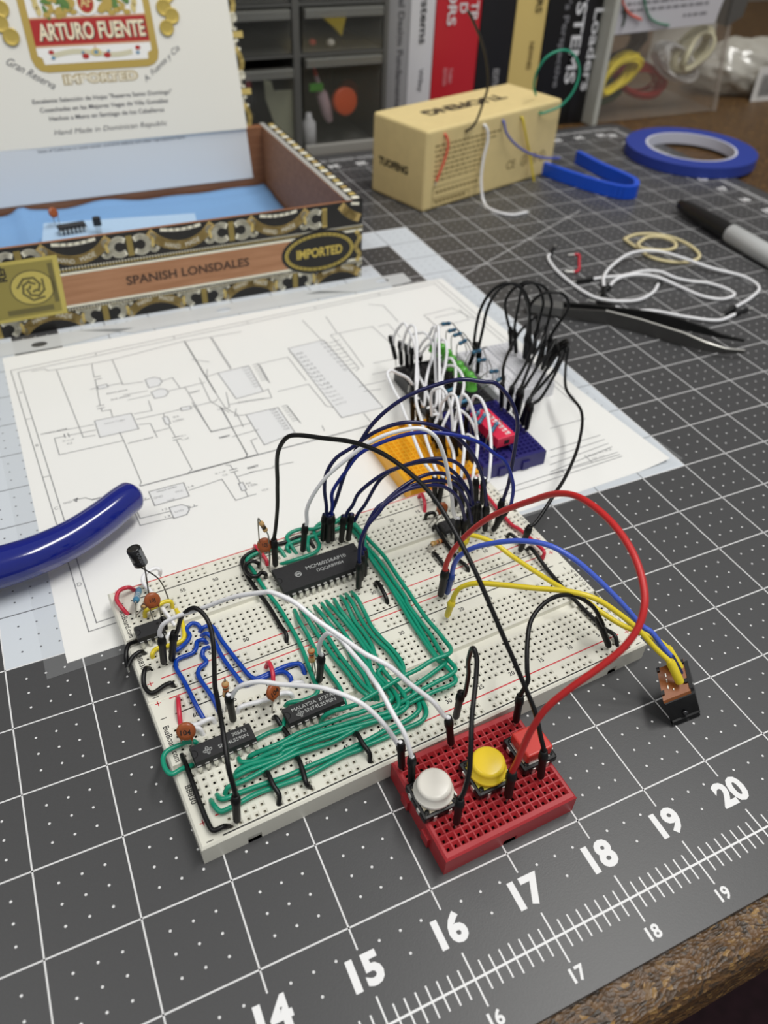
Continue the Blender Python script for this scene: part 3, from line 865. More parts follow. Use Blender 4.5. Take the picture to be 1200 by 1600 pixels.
# ------------------------------------------------------------------ slide potentiometer with its three leads
t = thing('slide_potentiometer', 'black component with a brown circuit board face lying on the mat at the right', 'potentiometer', (20.55, 1.95, 0))
c0, c1, c2, c3 = at(*px('J', 505, 580), .5), at(*px('J', 672, 518), .5), at(*px('J', 732, 705), .42), at(*px('J', 545, 782), .42)
U = (c1 - c0); Wv = (c3 - c0)
N = (at(*px('J', 772, 846), .03) - c2) / .42
def jk(a, b_, d): return c0 + U * a + Wv * b_ + N * d
g = MB()
def slab(g, a0, b0, a1, b1, d0, d1, mi=0, ta=0.0):
    q = [jk(a0, b0, d0), jk(a1, b0, d0), jk(a1, b1, d0), jk(a0, b1, d0), jk(a0 + ta, b0 + ta, d1), jk(a1 - ta, b0 + ta, d1), jk(a1 - ta, b1 - ta, d1), jk(a0 + ta, b1 - ta, d1)]
    g.add(q, [(0, 1, 2, 3), (7, 6, 5, 4), (0, 4, 5, 1), (1, 5, 6, 2), (2, 6, 7, 3), (3, 7, 4, 0)], mi)
slab(g, 0, 0, 1, 1, 0, 0.05)
PCB = mat('brown_circuit_board', (142, 82, 40), 0.35, noise=0.1, scale=900)
build('circuit_board', g, PCB, t)
g = MB()
slab(g, 0.03, 0.0, 1.12, 1.04, 0.05, 0.4)
slab(g, 0.1, 0.96, 1.1, 1.1, 0.36, 0.42)
slab(g, 0.98, 0.1, 1.12, 0.95, -0.01, 0.05)
build('housing', g, mat('shiny_black_plastic', (14, 14, 15), 0.22), t)
g = MB()
for a, b_ in ((.04, .1), (.93, .12), (.05, .82), (.92, .72)):
    slab(g, a - .06, b_ - .06, a + .06, b_ + .06, -0.04, 0.0, ta=0.02)
build('clip', g, mat('shiny_black_plastic', (14, 14, 15), 0.22), t)
g = MB()
for b_ in (.25, .42, .62):
    slab(g, .24, b_, .28, b_ + .1, -0.012, 0)
slab(g, .42, .78, .46, .82, -0.02, 0)
build('solder_tab', g, METAL, t)
g = MB()
pA = jk(.6, 1.05, .3)
g.lathe([(0, .045), (.02, .045), (.02, .025), (.03, .02)], pA, Wv, 14)
build('screw', g, mat('dark_steel', (90, 90, 92), 0.3, metal=1), t)
def jlead(label, col, a, mids, tube_top, tube_bot, pa, r, la, pr_=0.05):
    q0 = at(*px('J', *tube_bot), .52)
    q1 = over(*px('J', *tube_top), q0 + V3(-0.15, 0.28, 0))
    lead(label, col, a, mids, q1, r=r, pa=pa, La=la, pr=pr_)
    return q0, q1
q0, q1 = jlead('yellow lead plugged in beside the printed 20 with the thicker yellow sleeve', YEL, 'E 180,842 212,752',
      'E 222,725 250,690 320,668 450,675 600,690 800,710 920,745 1050,830 J 400,345 500,455', (592, 540), (650, 665), YEL, 0.95, 0.34)
r0, r1 = jlead('yellow lead plugged in by the small chips, running under the blue lead', YEL, 'U 490,1070 590,880',
      'U 620,825 E 400,460 500,530 620,610 750,690 850,740 960,820 1060,880 J 420,360 510,400', (578, 455), (650, 575), YEL, 0.95, 0.3)
s0, s1 = jlead('periwinkle blue lead arching to the middle of the brown component', PERI, 'E 182,730 212,605',
      'E 222,570 250,530 310,495 400,472 540,458 680,478 800,540 920,640 1050,770 1150,880 J 470,350 560,465', (598, 505), (655, 610), DB, 0.95, 0.42)
for nm, a, b_, col, rr in (('heat_shrink', q0, q1, YEL, .062), ('heat_shrink', r0, r1, YEL, .055), ('heat_shrink', s0, s1, mat('navy_heat_shrink', (30, 36, 78), 0.4), .04)):
    d = (b_ - a)
    g = MB().tube([a, a + d * .1, b_ - d * .02, b_ + d.normalized() * .03], [rr * .9, rr, rr, rr * .8], 12)
    build(nm, g, col, t)

# ------------------------------------------------------------------ loose components
CER = mat('ceramic_disc_brown', (158, 82, 40), 0.35, noise=0.12, scale=700)
def disc_cap(label, ctr, l1, l2, rad=0.115, text=None, zs=ZB):
    """ctr = pixel of the disc, l1 / l2 = pixels where the two leads enter the board"""
    b1 = at(*pts(l1)[0][:2], zs); b2 = at(*pts(l2)[0][:2], zs)
    c = over(*pts(ctr)[0][:2], (b1 + b2) / 2)
    U = (b2 - b1); U.z = 0
    U.normalize()
    Wz = (c - (b1 + b2) / 2).normalized()
    aw = b1 - CC; aw.z = 0
    Wz = (Wz + aw.normalized() * .55).normalized()
    N = U.cross(Wz).normalized()
    Wz = N.cross(U)
    g = MB()
    n = 22
    rings = []
    for h, f in ((-.035, .55), (-.03, .8), (-.015, .97), (.015, .97), (.03, .8), (.035, .55)):
        rings.append([c + (U * math.cos(2 * math.pi * k / n) + Wz * math.sin(2 * math.pi * k / n)) * rad * f + N * h for k in range(n)])
    vv = [p for r_ in rings for p in r_]
    ff = [(i * n + k, i * n + (k + 1) % n, (i + 1) * n + (k + 1) % n, (i + 1) * n + k) for i in range(5) for k in range(n)]
    g.add(vv, ff, 0, True)
    g.add(vv, [tuple(range(n))[::-1], tuple(range(5 * n, 6 * n))])
    o = build('disc_capacitor', g, CER)
    tag(o, label, 'capacitor')
    for s_, b_ in ((-1, b1), (1, b2)):
        a = c + U * s_ * rad * .5 - Wz * rad * .8
        g = MB().tube([a, a * .65 + b_ * .35 + U * s_ * .01, b_, b_ - V3(0, 0, .1)], .0105, 6)
        build('lead', g, WIREM, o)
        g = MB().tube([c + U * s_ * rad * .5 - Wz * rad * .6, a - Wz * .025], [.03, .012], 8)
        build('lead_coating', g, CER, o)
    if text:
        g = MB()
        for sgn in (1, -1):
            g.text(text, c + N * sgn * .0365 - Wz * .035, U * sgn, Wz, h=.07, al='c', bold=.02)
        build('marking', g, INK, o)
    return o
BANDC = dict(k=(20, 18, 18), o=(205, 96, 30), g=(176, 140, 60), n=(98, 58, 30), r=(170, 40, 30), w=(210, 215, 215), d=(40, 60, 80))
def resistor(label, e0, e1, base0, base1, bands, body='tan', r=0.036, legs=True, zs=ZB, group=None, ref=None, name='resistor'):
    """e0 / e1 = pixels of the two ends of the body; base0 / base1 = pixels of the lead feet"""
    B0 = at(*pts(base0)[0][:2], zs); B1 = at(*pts(base1)[0][:2], zs)
    f0, f1 = (B0, B1) if ref is None else ref
    E0 = over(*pts(e0)[0][:2], f0); E1 = over(*pts(e1)[0][:2], f1)
    D = (E1 - E0); L = D.length; D.normalize()
    col = mat('resistor_tan', (205, 165, 110), 0.4) if body == 'tan' else mat('resistor_blue', (66, 128, 160), 0.4)
    prof = [(0, r * .45), (.02, r * .95), (.05, r * 1.12), (L * .27, r * 1.1), (L * .34, r * .9), (L * .66, r * .9), (L * .73, r * 1.1), (L - .05, r * 1.12), (L - .02, r * .95), (L, r * .45)]
    o = build(name, MB().lathe(prof, E0, D, 14), col)
    tag(o, label, 'resistor', group)
    for (f, ch) in zip((.16, .36, .5, .63, .83), bands):
        if ch == '-': continue
        rr = r * (1.135 if f in (.16, .83) else .925)
        g = MB().lathe([(L * f - .013, rr), (L * f + .013, rr)], E0, D, 14)
        build('colour_band', g, mat('band_' + ch, BANDC[ch], 0.45), o)
    if legs:
        for E_, s_, B_ in ((E0, -1, B0), (E1, 1, B1)):
            a = E_ + D * s_ * .07
            g = MB().tube(spline([E_, a, a * .6 + B_ * .4 + D * s_ * .02, B_, B_ - V3(0, 0, .1)], 5), .0105, 6)
            build('lead', g, WIREM, o)
    return o
disc_cap('brown disc capacitor in front of the electrolytic capacitor at the left', 'A 292,592', 'A 303,715', 'A 345,700', text='10J')
disc_cap('brown disc capacitor left of the memory chip under a leaning resistor', 'A 950,268', 'A 925,415', 'A 978,405', text='10J')
disc_cap('brown disc capacitor beside the left counter chip', 'B 340,460', 'B 315,550', 'B 375,545', text='104', rad=.12)
disc_cap('brown disc capacitor above the left end of the MALAYSIA chip', 'B 850,228', 'B 845,350', 'B 890,300', text='104', rad=.11)
disc_cap('brown disc capacitor behind the long black jumper near the small chips', 'U 265,465', 'U 85,690', 'U 165,670', rad=.1)
resistor('blue striped resistor standing beside the bright red curved wire', 'X 625,590', 'X 675,405', 'X 630,845', 'X 690,350', '--www'[::-1] + '', body='blue', r=.042)
resistor('tan resistor lying behind the brown disc capacitor at the far left', 'X 735,690', 'X 790,600', 'X 625,830', 'X 800,640', 'ko-n-')
resistor('tan resistor leaning above the brown disc capacitor left of the memory chip', 'A 925,130', 'A 960,190', 'A 930,415', 'A 980,415', '-nkk-', ref=(at(*px('A', 945, 412), ZB), at(*px('A', 960, 410), ZB)))
resistor('tan resistor with orange bands standing by the long black jumper', 'W8 850,215', 'W8 838,40', 'W8 850,390', 'W8 870,330', 'g-oko', ref=(at(*px('W8', 850, 400), ZB), at(*px('W8', 850, 400), ZB)), r=.04)
resistor('tan resistor with orange bands standing beside the rising white jumper', 'W1 355,1005', 'W1 345,850', 'W3 375,255', 'W3 400,230', 'g-oko', ref=(at(*px('W3', 385, 250), ZB), at(*px('W3', 385, 250), ZB)), r=.04)
resistor('tan resistor lying between the leaning black wires near the printed 20', 'U 120,945', 'U 250,900', 'U 75,1035', 'U 370,930', 'g-oko', r=.036)
# electrolytic capacitor
b1 = at(*px('A', 285, 640), ZB); b2 = at(*px('A', 388, 590), ZB)
bm_ = (b1 + b2) / 2
e1 = over(*px('Y', 310, 425), bm_ + V3(-.12, .05, 0)); e0 = over(*px('Y', 178, 165), bm_ + V3(-.2, .12, 0))
D = e0 - e1; L = D.length; D.normalize()
g = MB().lathe([(0, .085), (.012, .098), (.06, .1), (.085, .1), (.1, .09), (.115, .1), (L - .02, .1), (L, .09), (L, .075), (L - .008, .06)], e1, D, 24)
o = build('electrolytic_capacitor', g, mat('capacitor_sleeve', (20, 20, 22), 0.25))
tag(o, 'black electrolytic capacitor standing tall on two long leads at the left', 'capacitor')
vw = (CC - e1).normalized(); side = D.cross(vw).normalized(); fr = side.cross(D).normalized()
g = MB()
for k in range(7):
    a = math.radians(28 + k * 4)
    d0 = fr * math.cos(a) - side * math.sin(a) * (-1)
    a2 = math.radians(28 + (k + 1) * 4)
    d1 = fr * math.cos(a2) - side * math.sin(a2) * (-1)
    g.quad(e1 + D * .02 + d0 * .1015, e1 + D * .02 + d1 * .1015, e1 + D * (L - .02) + d1 * .1015, e1 + D * (L - .02) + d0 * .1015)
build('stripe', g, mat('sleeve_grey', (120, 122, 125), 0.4), o)
g = MB()
g.text('47uF50V', e1 + D * (L - .04) + fr * .103, -D, side * -1 if side.x < 0 else side, wd=L * .7, h=.05, bold=.0)
build('marking', g, mat('sleeve_grey', (120, 122, 125), 0.4), o)
for a, b_, off in ((e1 + side * .04, b1, V3(0, 0, 0)), (e1 - side * .04, b2, V3(.06, 0, .1))):
    if (a - b_).length > (e1 - side * .04 - b_).length + 1: pass
    g = MB().tube(spline([a, a.lerp(b_, .55) + off, b_, b_ - V3(0, 0, .1)], 6), .011, 6)
    build('lead', g, mat('dark_lead', (105, 104, 102), 0.35, metal=1.0), o)

# push buttons on the red breadboard
def button(label, pxy, shape, rgb, rz, zs=ZR):
    b_ = at(*pts(pxy)[0][:2], zs + .07)
    t = thing('push_button', label, 'push button', (b_.x, b_.y, zs), math.radians(rz), 'push buttons on the red breadboard')
    g = local(t)
    g.box(-.245, -.245, 0.01, .245, .245, .135, bev=.03)
    build('switch_base', g, mat('switch_black', (16, 16, 17), 0.35), t)
    plate = mat('plate_' + shape + str(rgb[0]), (min(rgb[0] + 10, 225), min(rgb[1] + 10, 215), min(rgb[2] + 30, 190)), 0.4)
    g = local(t)
    g.box(-.2, -.2, .125, .2, .2, .142, bev=.005, seg=1)
    build('cover_plate', g, METAL if shape == 'square' else plate, t)
    for a in (-1, 1):
        for c_ in (-1, 1):
            g = local(t)
            g.lathe([(0, .032), (.006, .03), (.006, .014), (.012, .01)], V3(a * .175, c_ * .175, .14), V3(0, 0, 1), 12)
            build('rivet', g, mat('switch_black', (16, 16, 17), 0.35), t)
    for a in (-1, 1):
        for c_ in (-.1, .1):
            g = local(t)
            g.box(c_ - .02, a * .24 - .01, -.05, c_ + .02, a * .24 + .01, .1)
            build('contact_leg', g, METAL, t)
            g = local(t)
            g.box(a * .243 - .012, c_ - .03, .05, a * .243 + .012, c_ + .03, .12)
            build('side_clip', g, METAL, t)
    CAPM = mat('cap_' + shape + str(rgb[0]), rgb, 0.3)
    g = local(t)
    if shape == 'round':
        g.lathe([(0, .215), (.05, .236), (.075, .24), (.092, .232), (.098, .213), (.19, .208), (.215, .2), (.23, .182), (.236, .16), (.234, 0.0)], V3(0, 0, .145), V3(0, 0, 1), 40)
    else:
        g.box(-.185, -.185, .145, .185, .185, .31, bev=.025, seg=3)
    build('button_cap', g, CAPM, t)
    return t
button('white round push button at the left of the red breadboard', 'F 338,580', 'round', (228, 224, 214), 1.6)
button('yellow round push button in the middle of the red breadboard', 'F 630,458', 'round', (238, 205, 48), 1.6)
button('red square push button at the right of the red breadboard', 'F 872,325', 'square', (205, 58, 50), 1.6)

# ------------------------------------------------------------------ green lights and resistors on the black breadboard
LED = mat('green_led_plastic', (98, 186, 70), 0.2, trans=0.25)
for i, (x, y) in enumerate(((590, 225), (645, 290), (835, 430), (930, 540), (1005, 655), (1080, 735), (1140, 800), (760, 385))):
    b_ = V3(20.98 + (i % 2) * .03, {0: 10.55, 1: 10.28, 7: 10.03, 2: 9.8, 3: 9.55, 4: 9.33, 5: 9.13, 6: 8.98}[i], ZR)
    top = over(*px('R', x, y), b_)
    h = max(.25, min(.62, top.z - .12))
    g = MB().lathe([(0, .115), (.03, .115), (.035, .1), (.2, .1), (.24, .094), (.275, .075), (.295, .045), (.3, .005)], V3(b_.x, b_.y, h), V3(0, 0, 1), 16)
    o = build('green_led', g, LED)
    nth = ('at the far end', 'second from the far end', 'fourth from the far end', 'fifth from the far end', 'third from the near end', 'second from the near end', 'nearest the navy breadboard', 'third from the far end')[i]
    tag(o, 'green light in the row on the black breadboard, ' + nth, 'light', 'green lights on the black breadboard')
    for sx in (-.05, .05):
        g = MB().tube([V3(b_.x + sx, b_.y, h + .02), V3(b_.x + sx, b_.y, ZR - .1)], .01, 6)
        build('lead', g, WIREM, o)
ordn = ('farthest', 'second farthest', 'third farthest', 'fourth farthest', 'fourth nearest', 'third nearest', 'second nearest', 'nearest')
for i, (x0, y0, x1, y1) in enumerate(((-90, 140, 35, 130), (5, 235, 100, 215), (75, 295, 175, 265), (150, 405, 245, 355), (320, 525, 445, 490), (385, 630, 510, 615), (555, 780, 670, 770), (655, 900, 745, 850))):
    yy = 10.5 - i * .22
    A_ = V3(21.15, yy, ZR); B_ = V3(21.75, yy + .02, ZR)
    E0 = over(*px('T', x0, y0), A_ + V3(.12, 0, 0)); E1 = over(*px('T', x1, y1), B_ - V3(.12, 0, 0))
    D = E1 - E0; L = min(D.length, .26); mid = (E0 + E1) / 2; D.normalize()
    E0 = mid - D * L / 2; E1 = mid + D * L / 2
    g = MB().lathe([(0, .018), (.015, .036), (.05, .044), (.08, .036), (L - .08, .034), (L - .05, .044), (L - .015, .036), (L, .018)], E0, D, 12)
    o = build('resistor', g, mat('resistor_blue_dark', (44, 96, 124), 0.4))
    tag(o, 'blue resistor bridging the black and white breadboards, ' + ordn[i] + ' of the row', 'resistor', 'blue resistors beside the green lights')
    for f in (.35, .5, .65):
        g = MB().lathe([(L * f - .01, .037), (L * f + .01, .037)], E0, D, 12)
        build('colour_band', g, mat('band_d', BANDC['d'], .45), o)
    for E_, s_, F_ in ((E0, -1, A_), (E1, 1, B_)):
        g = MB().tube(spline([E_, E_ + D * s_ * .07, F_ + V3(0, 0, .2), F_ - V3(0, 0, .1)], 4), .0105, 6)
        build('lead', g, WIREM, o)
for i, (x, y) in enumerate(((880, 1030), (1000, 1130), (1060, 1180))):
    c = at(*px('R', x, y), ZR + .12)
    g = MB().lathe([(0, .018), (.015, .036), (.05, .044), (.08, .036), (.17, .034), (.2, .044), (.235, .036), (.25, .018)], c - V3(.12, 0.02, 0), V3(1, .15, .02), 12)
    o = build('resistor', g, mat('resistor_blue', (66, 128, 160), 0.4))
    tag(o, ('blue resistor lying low on the black breadboard, farthest of three', 'blue resistor lying low on the black breadboard, middle of three', 'blue resistor lying low at the near edge of the black breadboard')[i], 'resistor', 'low blue resistors')
    for s_ in (-1, 1):
        a = c + V3(s_ * .12, s_ * .02, 0)
        g = MB().tube([a, a + V3(s_ * .08, 0, 0), a + V3(s_ * .1, 0, -.2)], .0105, 6)
        build('lead', g, WIREM, o)
# red switch block on the navy breadboard
t = thing('switch_block', 'red block of small white slide switches standing on the navy breadboard', 'switch', (20.78, 7.72, ZR), math.radians(3))
g = local(t)
g.box(-.2, -.38, .1, .2, .55, .3, bev=.012)
build('block_body', g, mat('red_switch_plastic', (222, 45, 78), 0.35), t)
g = local(t)
g.box(-.05, -.386, .15, .06, -.376, .23)
build('end_recess', g, mat('switch_black', (16, 16, 17), .35), t)
for k in range(8):
    g = local(t)
    y = -.29 + k * .104
    g.box(.02, y - .03, .3, .13, y + .03, .303)
    build('slot', g, mat('slot_pale', (240, 190, 190), .5), t)
    g = local(t)
    g.box(.06, y - .022, .3, .11, y + .022, .325)
    build('slider', g, WHITE, t)
    for sx in (-.15, .15):
        g = local(t)
        g.box(sx - .01, y - .01, -.08, sx + .01, y + .01, .1)
        build('pin', g, METAL, t)
for i, (x, y) in enumerate(((250, 380), (320, 410), (465, 510))):
    c = over(*px('N', x, y), V3(20.62, 8.05 - .22 * i, 0))
    D = V3(.55, .28, .3).normalized()
    g = MB().lathe([(0, .018), (.015, .036), (.05, .044), (.08, .036), (.17, .034), (.2, .044), (.235, .036), (.25, .018)], c - D * .125, D, 12)
    o = build('resistor', g, mat('resistor_blue', (66, 128, 160), 0.4))
    tag(o, ('blue resistor over the red switch block, farthest of three', 'blue resistor over the red switch block, middle of three', 'blue resistor over the red switch block, nearest of three')[i], 'resistor', 'blue resistors over the red switch block')
    for f in (.3, .5, .7):
        g = MB().lathe([(.25 * f - .01, .038), (.25 * f + .01, .038)], c - D * .125, D, 12)
        build('colour_band', g, mat('band_d', BANDC['d'], .45), o)
    for s_ in (-1, 1):
        a = c + D * s_ * .125
        f = V3(20.4 if s_ < 0 else 20.95, c.y + s_ * .06 - .1 * (s_ < 0), ZR)
        g = MB().tube(spline([a, a + D * s_ * .07, f + V3(0, 0, .1), f - V3(0, 0, .1)], 4), .0105, 6)
        build('lead', g, WIREM, o)

# ------------------------------------------------------------------ white jumpers between the small breadboards and the white ones
WG = 'white jumpers over the small breadboards'
def wl(label, mids, a=None, b=None, za=ZR, zb=ZR, ta=None, tb=None):
    lead(label, WHT, a, mids, b, za=za, zb=zb, group=WG, k=6, r=.72)
wl('white jumper farthest left on the black breadboard', 'R 125,440 130,320 190,200 270,130 340,240 400,380 435,600 455,800 S 430,220 500,480 530,600 570,760 640,960 700,1150', 'R 165,640 125,475', 'U 215,420 245,235', zb=ZB)
wl('white jumper second from left on the black breadboard', 'R 232,500 260,370 310,220 370,155 410,180 435,340 440,600 430,900 S 425,300', 'R 235,720 225,550', 'S 385,520 380,335')
wl('white jumper third from left on the black breadboard', 'R 320,540 340,400 385,280 460,262 550,260 620,340 660,440 650,580 600,740 565,900 S 530,300', 'R 310,760 305,590', 'S 470,560 465,440')
wl('white jumper fourth from left on the black breadboard', 'R 400,600 430,540 520,380 600,300 660,180 685,180 690,330 680,500 690,800 S 685,300', 'R 370,800 370,640', 'S 610,690 600,520')
wl('white jumper fifth from left on the black breadboard', 'R 480,560 560,450 640,380 700,200 722,165 735,350 742,700 S 745,200 740,400', 'R 440,880 465,700', 'S 660,790 650,600')
wl('white jumper with a short loop beside the green lights', 'R 700,420 780,345 820,365 842,500 820,700 780,870 S 790,300', 'R 600,760 650,600', 'S 720,890 705,700')
wl('white jumper with a low loop in front of the green lights', 'R 770,700 830,620 895,600 950,680 960,850 930,1080 S 900,300', 'R 640,900 690,750', 'S 830,1010 800,840')
wl('white jumper nearest the viewer over the green lights', 'R 770,760 850,700 950,710 1030,790 1070,920 1050,1080 S 1015,250', 'R 700,980 720,830', 'S 975,1000 960,850')
wl('white jumper bent sharply at the far left corner of the black breadboard', 'R 370,930 310,860 200,805 80,765 45,800 90,930 150,1060 S 200,200 290,430 350,560 400,720 480,920 540,1050', 'S 430,370 395,60', 'U 165,420 165,235', zb=ZB)
wl('white jumper slanting across the yellow breadboard to the chips', 'R 440,770 520,930 S 620,240 700,390 780,560 870,760 930,920 940,1100', 'R 330,980 400,790', 'U 440,470 435,180', zb=ZB)
wl('white jumper with the leftmost arch over the yellow breadboard', 'S 640,110 700,60 770,52 830,120 890,300 920,560 915,760', 'S 690,800 620,250', 'S 930,1010 925,860', )
wl('white jumper with the second arch over the yellow breadboard', 'S 770,270 830,190 905,130 960,170 1000,330 1040,560 1075,800 1065,1000', 'S 800,840 760,420', 'U 540,500 520,250', zb=ZB)
wl('white jumper with the third arch over the yellow breadboard', 'S 1005,300 1040,160 1075,140 1145,230 N 240,400 255,520 250,640', 'S 900,860 960,560', 'N 150,920 150,760')
wl('white jumper with the tall narrow arch beside the red switch block', 'N 200,210 240,140 300,165 370,300 410,480 430,700 420,950 390,1150', 'N 120,620 150,330', 'U 790,440 812,215', zb=ZB)
wl('white jumper bowing outward in front of the red switch block', 'N 60,300 150,370 220,480 270,640 260,850 230,1000 212,1150', 'N 0,600 20,380', 'U 720,440 718,225', zb=ZB)

# ------------------------------------------------------------------ black jumpers on the navy breadboard
BG = 'black jumpers in the tangle on the navy breadboard'
def bl(label, mids, a, b, za=ZR, zb=ZR):
    lead(label, BLACK, a, mids, b, za=za, zb=zb, group=BG, k=6, r=.78)
bl('black jumper with the leftmost tall arch behind the green lights', 'K 5,880 30,600 90,380 200,200 330,105 430,92 520,130 600,200 640,300 655,420', 'T 275,720 330,570', 'K 620,1020 640,560')
bl('black jumper with the second tall arch behind the green lights', 'K 60,870 110,620 160,400 260,210 380,112 480,103 548,140 540,260 505,450', 'T 390,835 405,660', 'K 500,940 480,660')
bl('black jumper in the round arch at the back of the tangle', 'K 425,630 380,450 370,320 430,200 540,110 640,78 730,110 790,200 815,330 790,440', 'K 440,910 430,650', 'K 700,960 750,540')
bl('black jumper in the topmost arch of the tangle', 'K 650,420 600,240 570,130 680,88 780,108 870,190 915,320 900,430', 'K 590,1000 640,560', 'K 800,1000 850,560')
bl('black jumper in the rightmost arch of the tangle', 'K 660,500 655,380 720,280 820,212 930,200 1040,218 1112,320 1090,430 1010,550', 'K 640,1050 670,640', 'K 850,1010 920,630')
bl('black jumper leftmost of those plugged into the navy breadboard', 'N 572,0 K 345,1100 400,920 470,790 560,640 650,555', 'N 550,300 555,140', 'K 740,760 755,510')
bl('black jumper second from left on the navy breadboard', 'N 700,0 K 600,1060 680,880 740,740 830,600', 'N 620,340 650,180', 'K 770,1060 880,530')
bl('black jumper third from left on the navy breadboard', 'N 790,20 K 700,960 780,820 840,700', 'N 690,370 735,190', 'K 730,1090 915,510')
bl('black jumper fourth from left on the navy breadboard', 'N 840,10 K 790,1010 900,880 960,760', 'N 735,400 770,210', 'K 790,1130 985,650')
bl('black jumper third from right on the navy breadboard', 'N 975,10 K 920,1000 1020,880 1090,760', 'N 795,510 850,290', 'K 800,1050 1125,655')
bl('black jumper second from right on the navy breadboard', 'N 1025,10 K 960,1080 1030,900 1090,800', 'N 770,470 840,290', 'K 825,1080 1110,690')
bl('black jumper rightmost on the navy breadboard', 'N 990,190 1110,10 K 1060,930 1110,790', 'N 835,560 882,350', 'K 845,1120 1135,660')

# ------------------------------------------------------------------ schematic in its sheet protector
CROPS['V'] = (860, 600, 3.53)
def zpap(x, y):
    a = max(0.0, (x - 22.9) / 0.9); b_ = min(1.0, max(0.0, (9.0 - y) / 3))
    return 0.0045 + 0.1 * a * a * b_ 
pc = [V3(12.79, 5.8), V3(23.78, 6.2), V3(23.42, 14.66), V3(12.75, 14.56)]
def grid_sheet(c, n, mm, zf):
    g = MB()
    vv = []
    for j in range(mm + 1):
        for i in range(n + 1):
            p = c[0].lerp(c[1], i / n).lerp(c[3].lerp(c[2], i / n), j / mm)
            vv.append((p.x, p.y, zf(p.x, p.y)))
    g.add(vv, [(j * (n + 1) + i, j * (n + 1) + i + 1, (j + 1) * (n + 1) + i + 1, (j + 1) * (n + 1) + i) for j in range(mm) for i in range(n)], 0, True)
    return g
sch = build('schematic_sheet', grid_sheet(pc, 44, 36, zpap), mat('schematic_paper', (243, 242, 238), 0.6))
tag(sch, 'printed circuit schematic on white paper under the breadboards', 'paper')
ZP = 0.0075
g = MB()
GRYI, FILL = 0, 1
def L(s, wd=0.016, mi=0):
    P = [at(x, y, ZP) for x, y, q in pts(s)]
    g.strip([(p.x, p.y) for p in P], wd, (0, 0, ZP), mi=mi)
def PF(s):
    P = [at(x, y, ZP - .0012) for x, y, q in pts(s)]
    g.poly([(p.x, p.y) for p in P], (0, 0, ZP - .0012), mi=1)
def TX(body, s0, s1, h=None, bold=0.0):
    a = at(*pts(s0)[0][:2], ZP); b_ = at(*pts(s1)[0][:2], ZP)
    U = b_ - a
    g.text(body, a, U, (-U.y, U.x, 0), wd=U.length, h=h or U.length / len(body) * 1.05, bold=bold)
fr = [at(16.7, 579, ZP), at(138.7, 987, ZP), at(996, 704.8, ZP), at(683, 439, ZP)]
for off in (0.0, 0.13):
    cen = sum(fr, Vector()) / 4
    q = [p + V3(math.copysign(off, cen.x - p.x), math.copysign(off, cen.y - p.y)) for p in fr]
    g.strip([(p.x, p.y) for p in q] + [(q[0].x, q[0].y)], 0.016, (0, 0, ZP))
for i, ch in enumerate('ABCD'):
    p = fr[0].lerp(fr[1], (i + .5) / 4) + V3(.065, 0)
    g.text(ch, p, (1, 0, 0), (0, 1, 0), h=.075, al='c')
    if i:
        p = fr[0].lerp(fr[1], i / 4); g.strip([(p.x, p.y), (p.x + .13, p.y)], .014, (0, 0, ZP))
for i in range(1, 6):
    p = fr[0].lerp(fr[3], i / 6); g.strip([(p.x, p.y), (p.x, p.y - .13)], .014, (0, 0, ZP))
    p = fr[1].lerp(fr[2], i / 6); g.strip([(p.x, p.y), (p.x, p.y + .13)], .014, (0, 0, ZP))
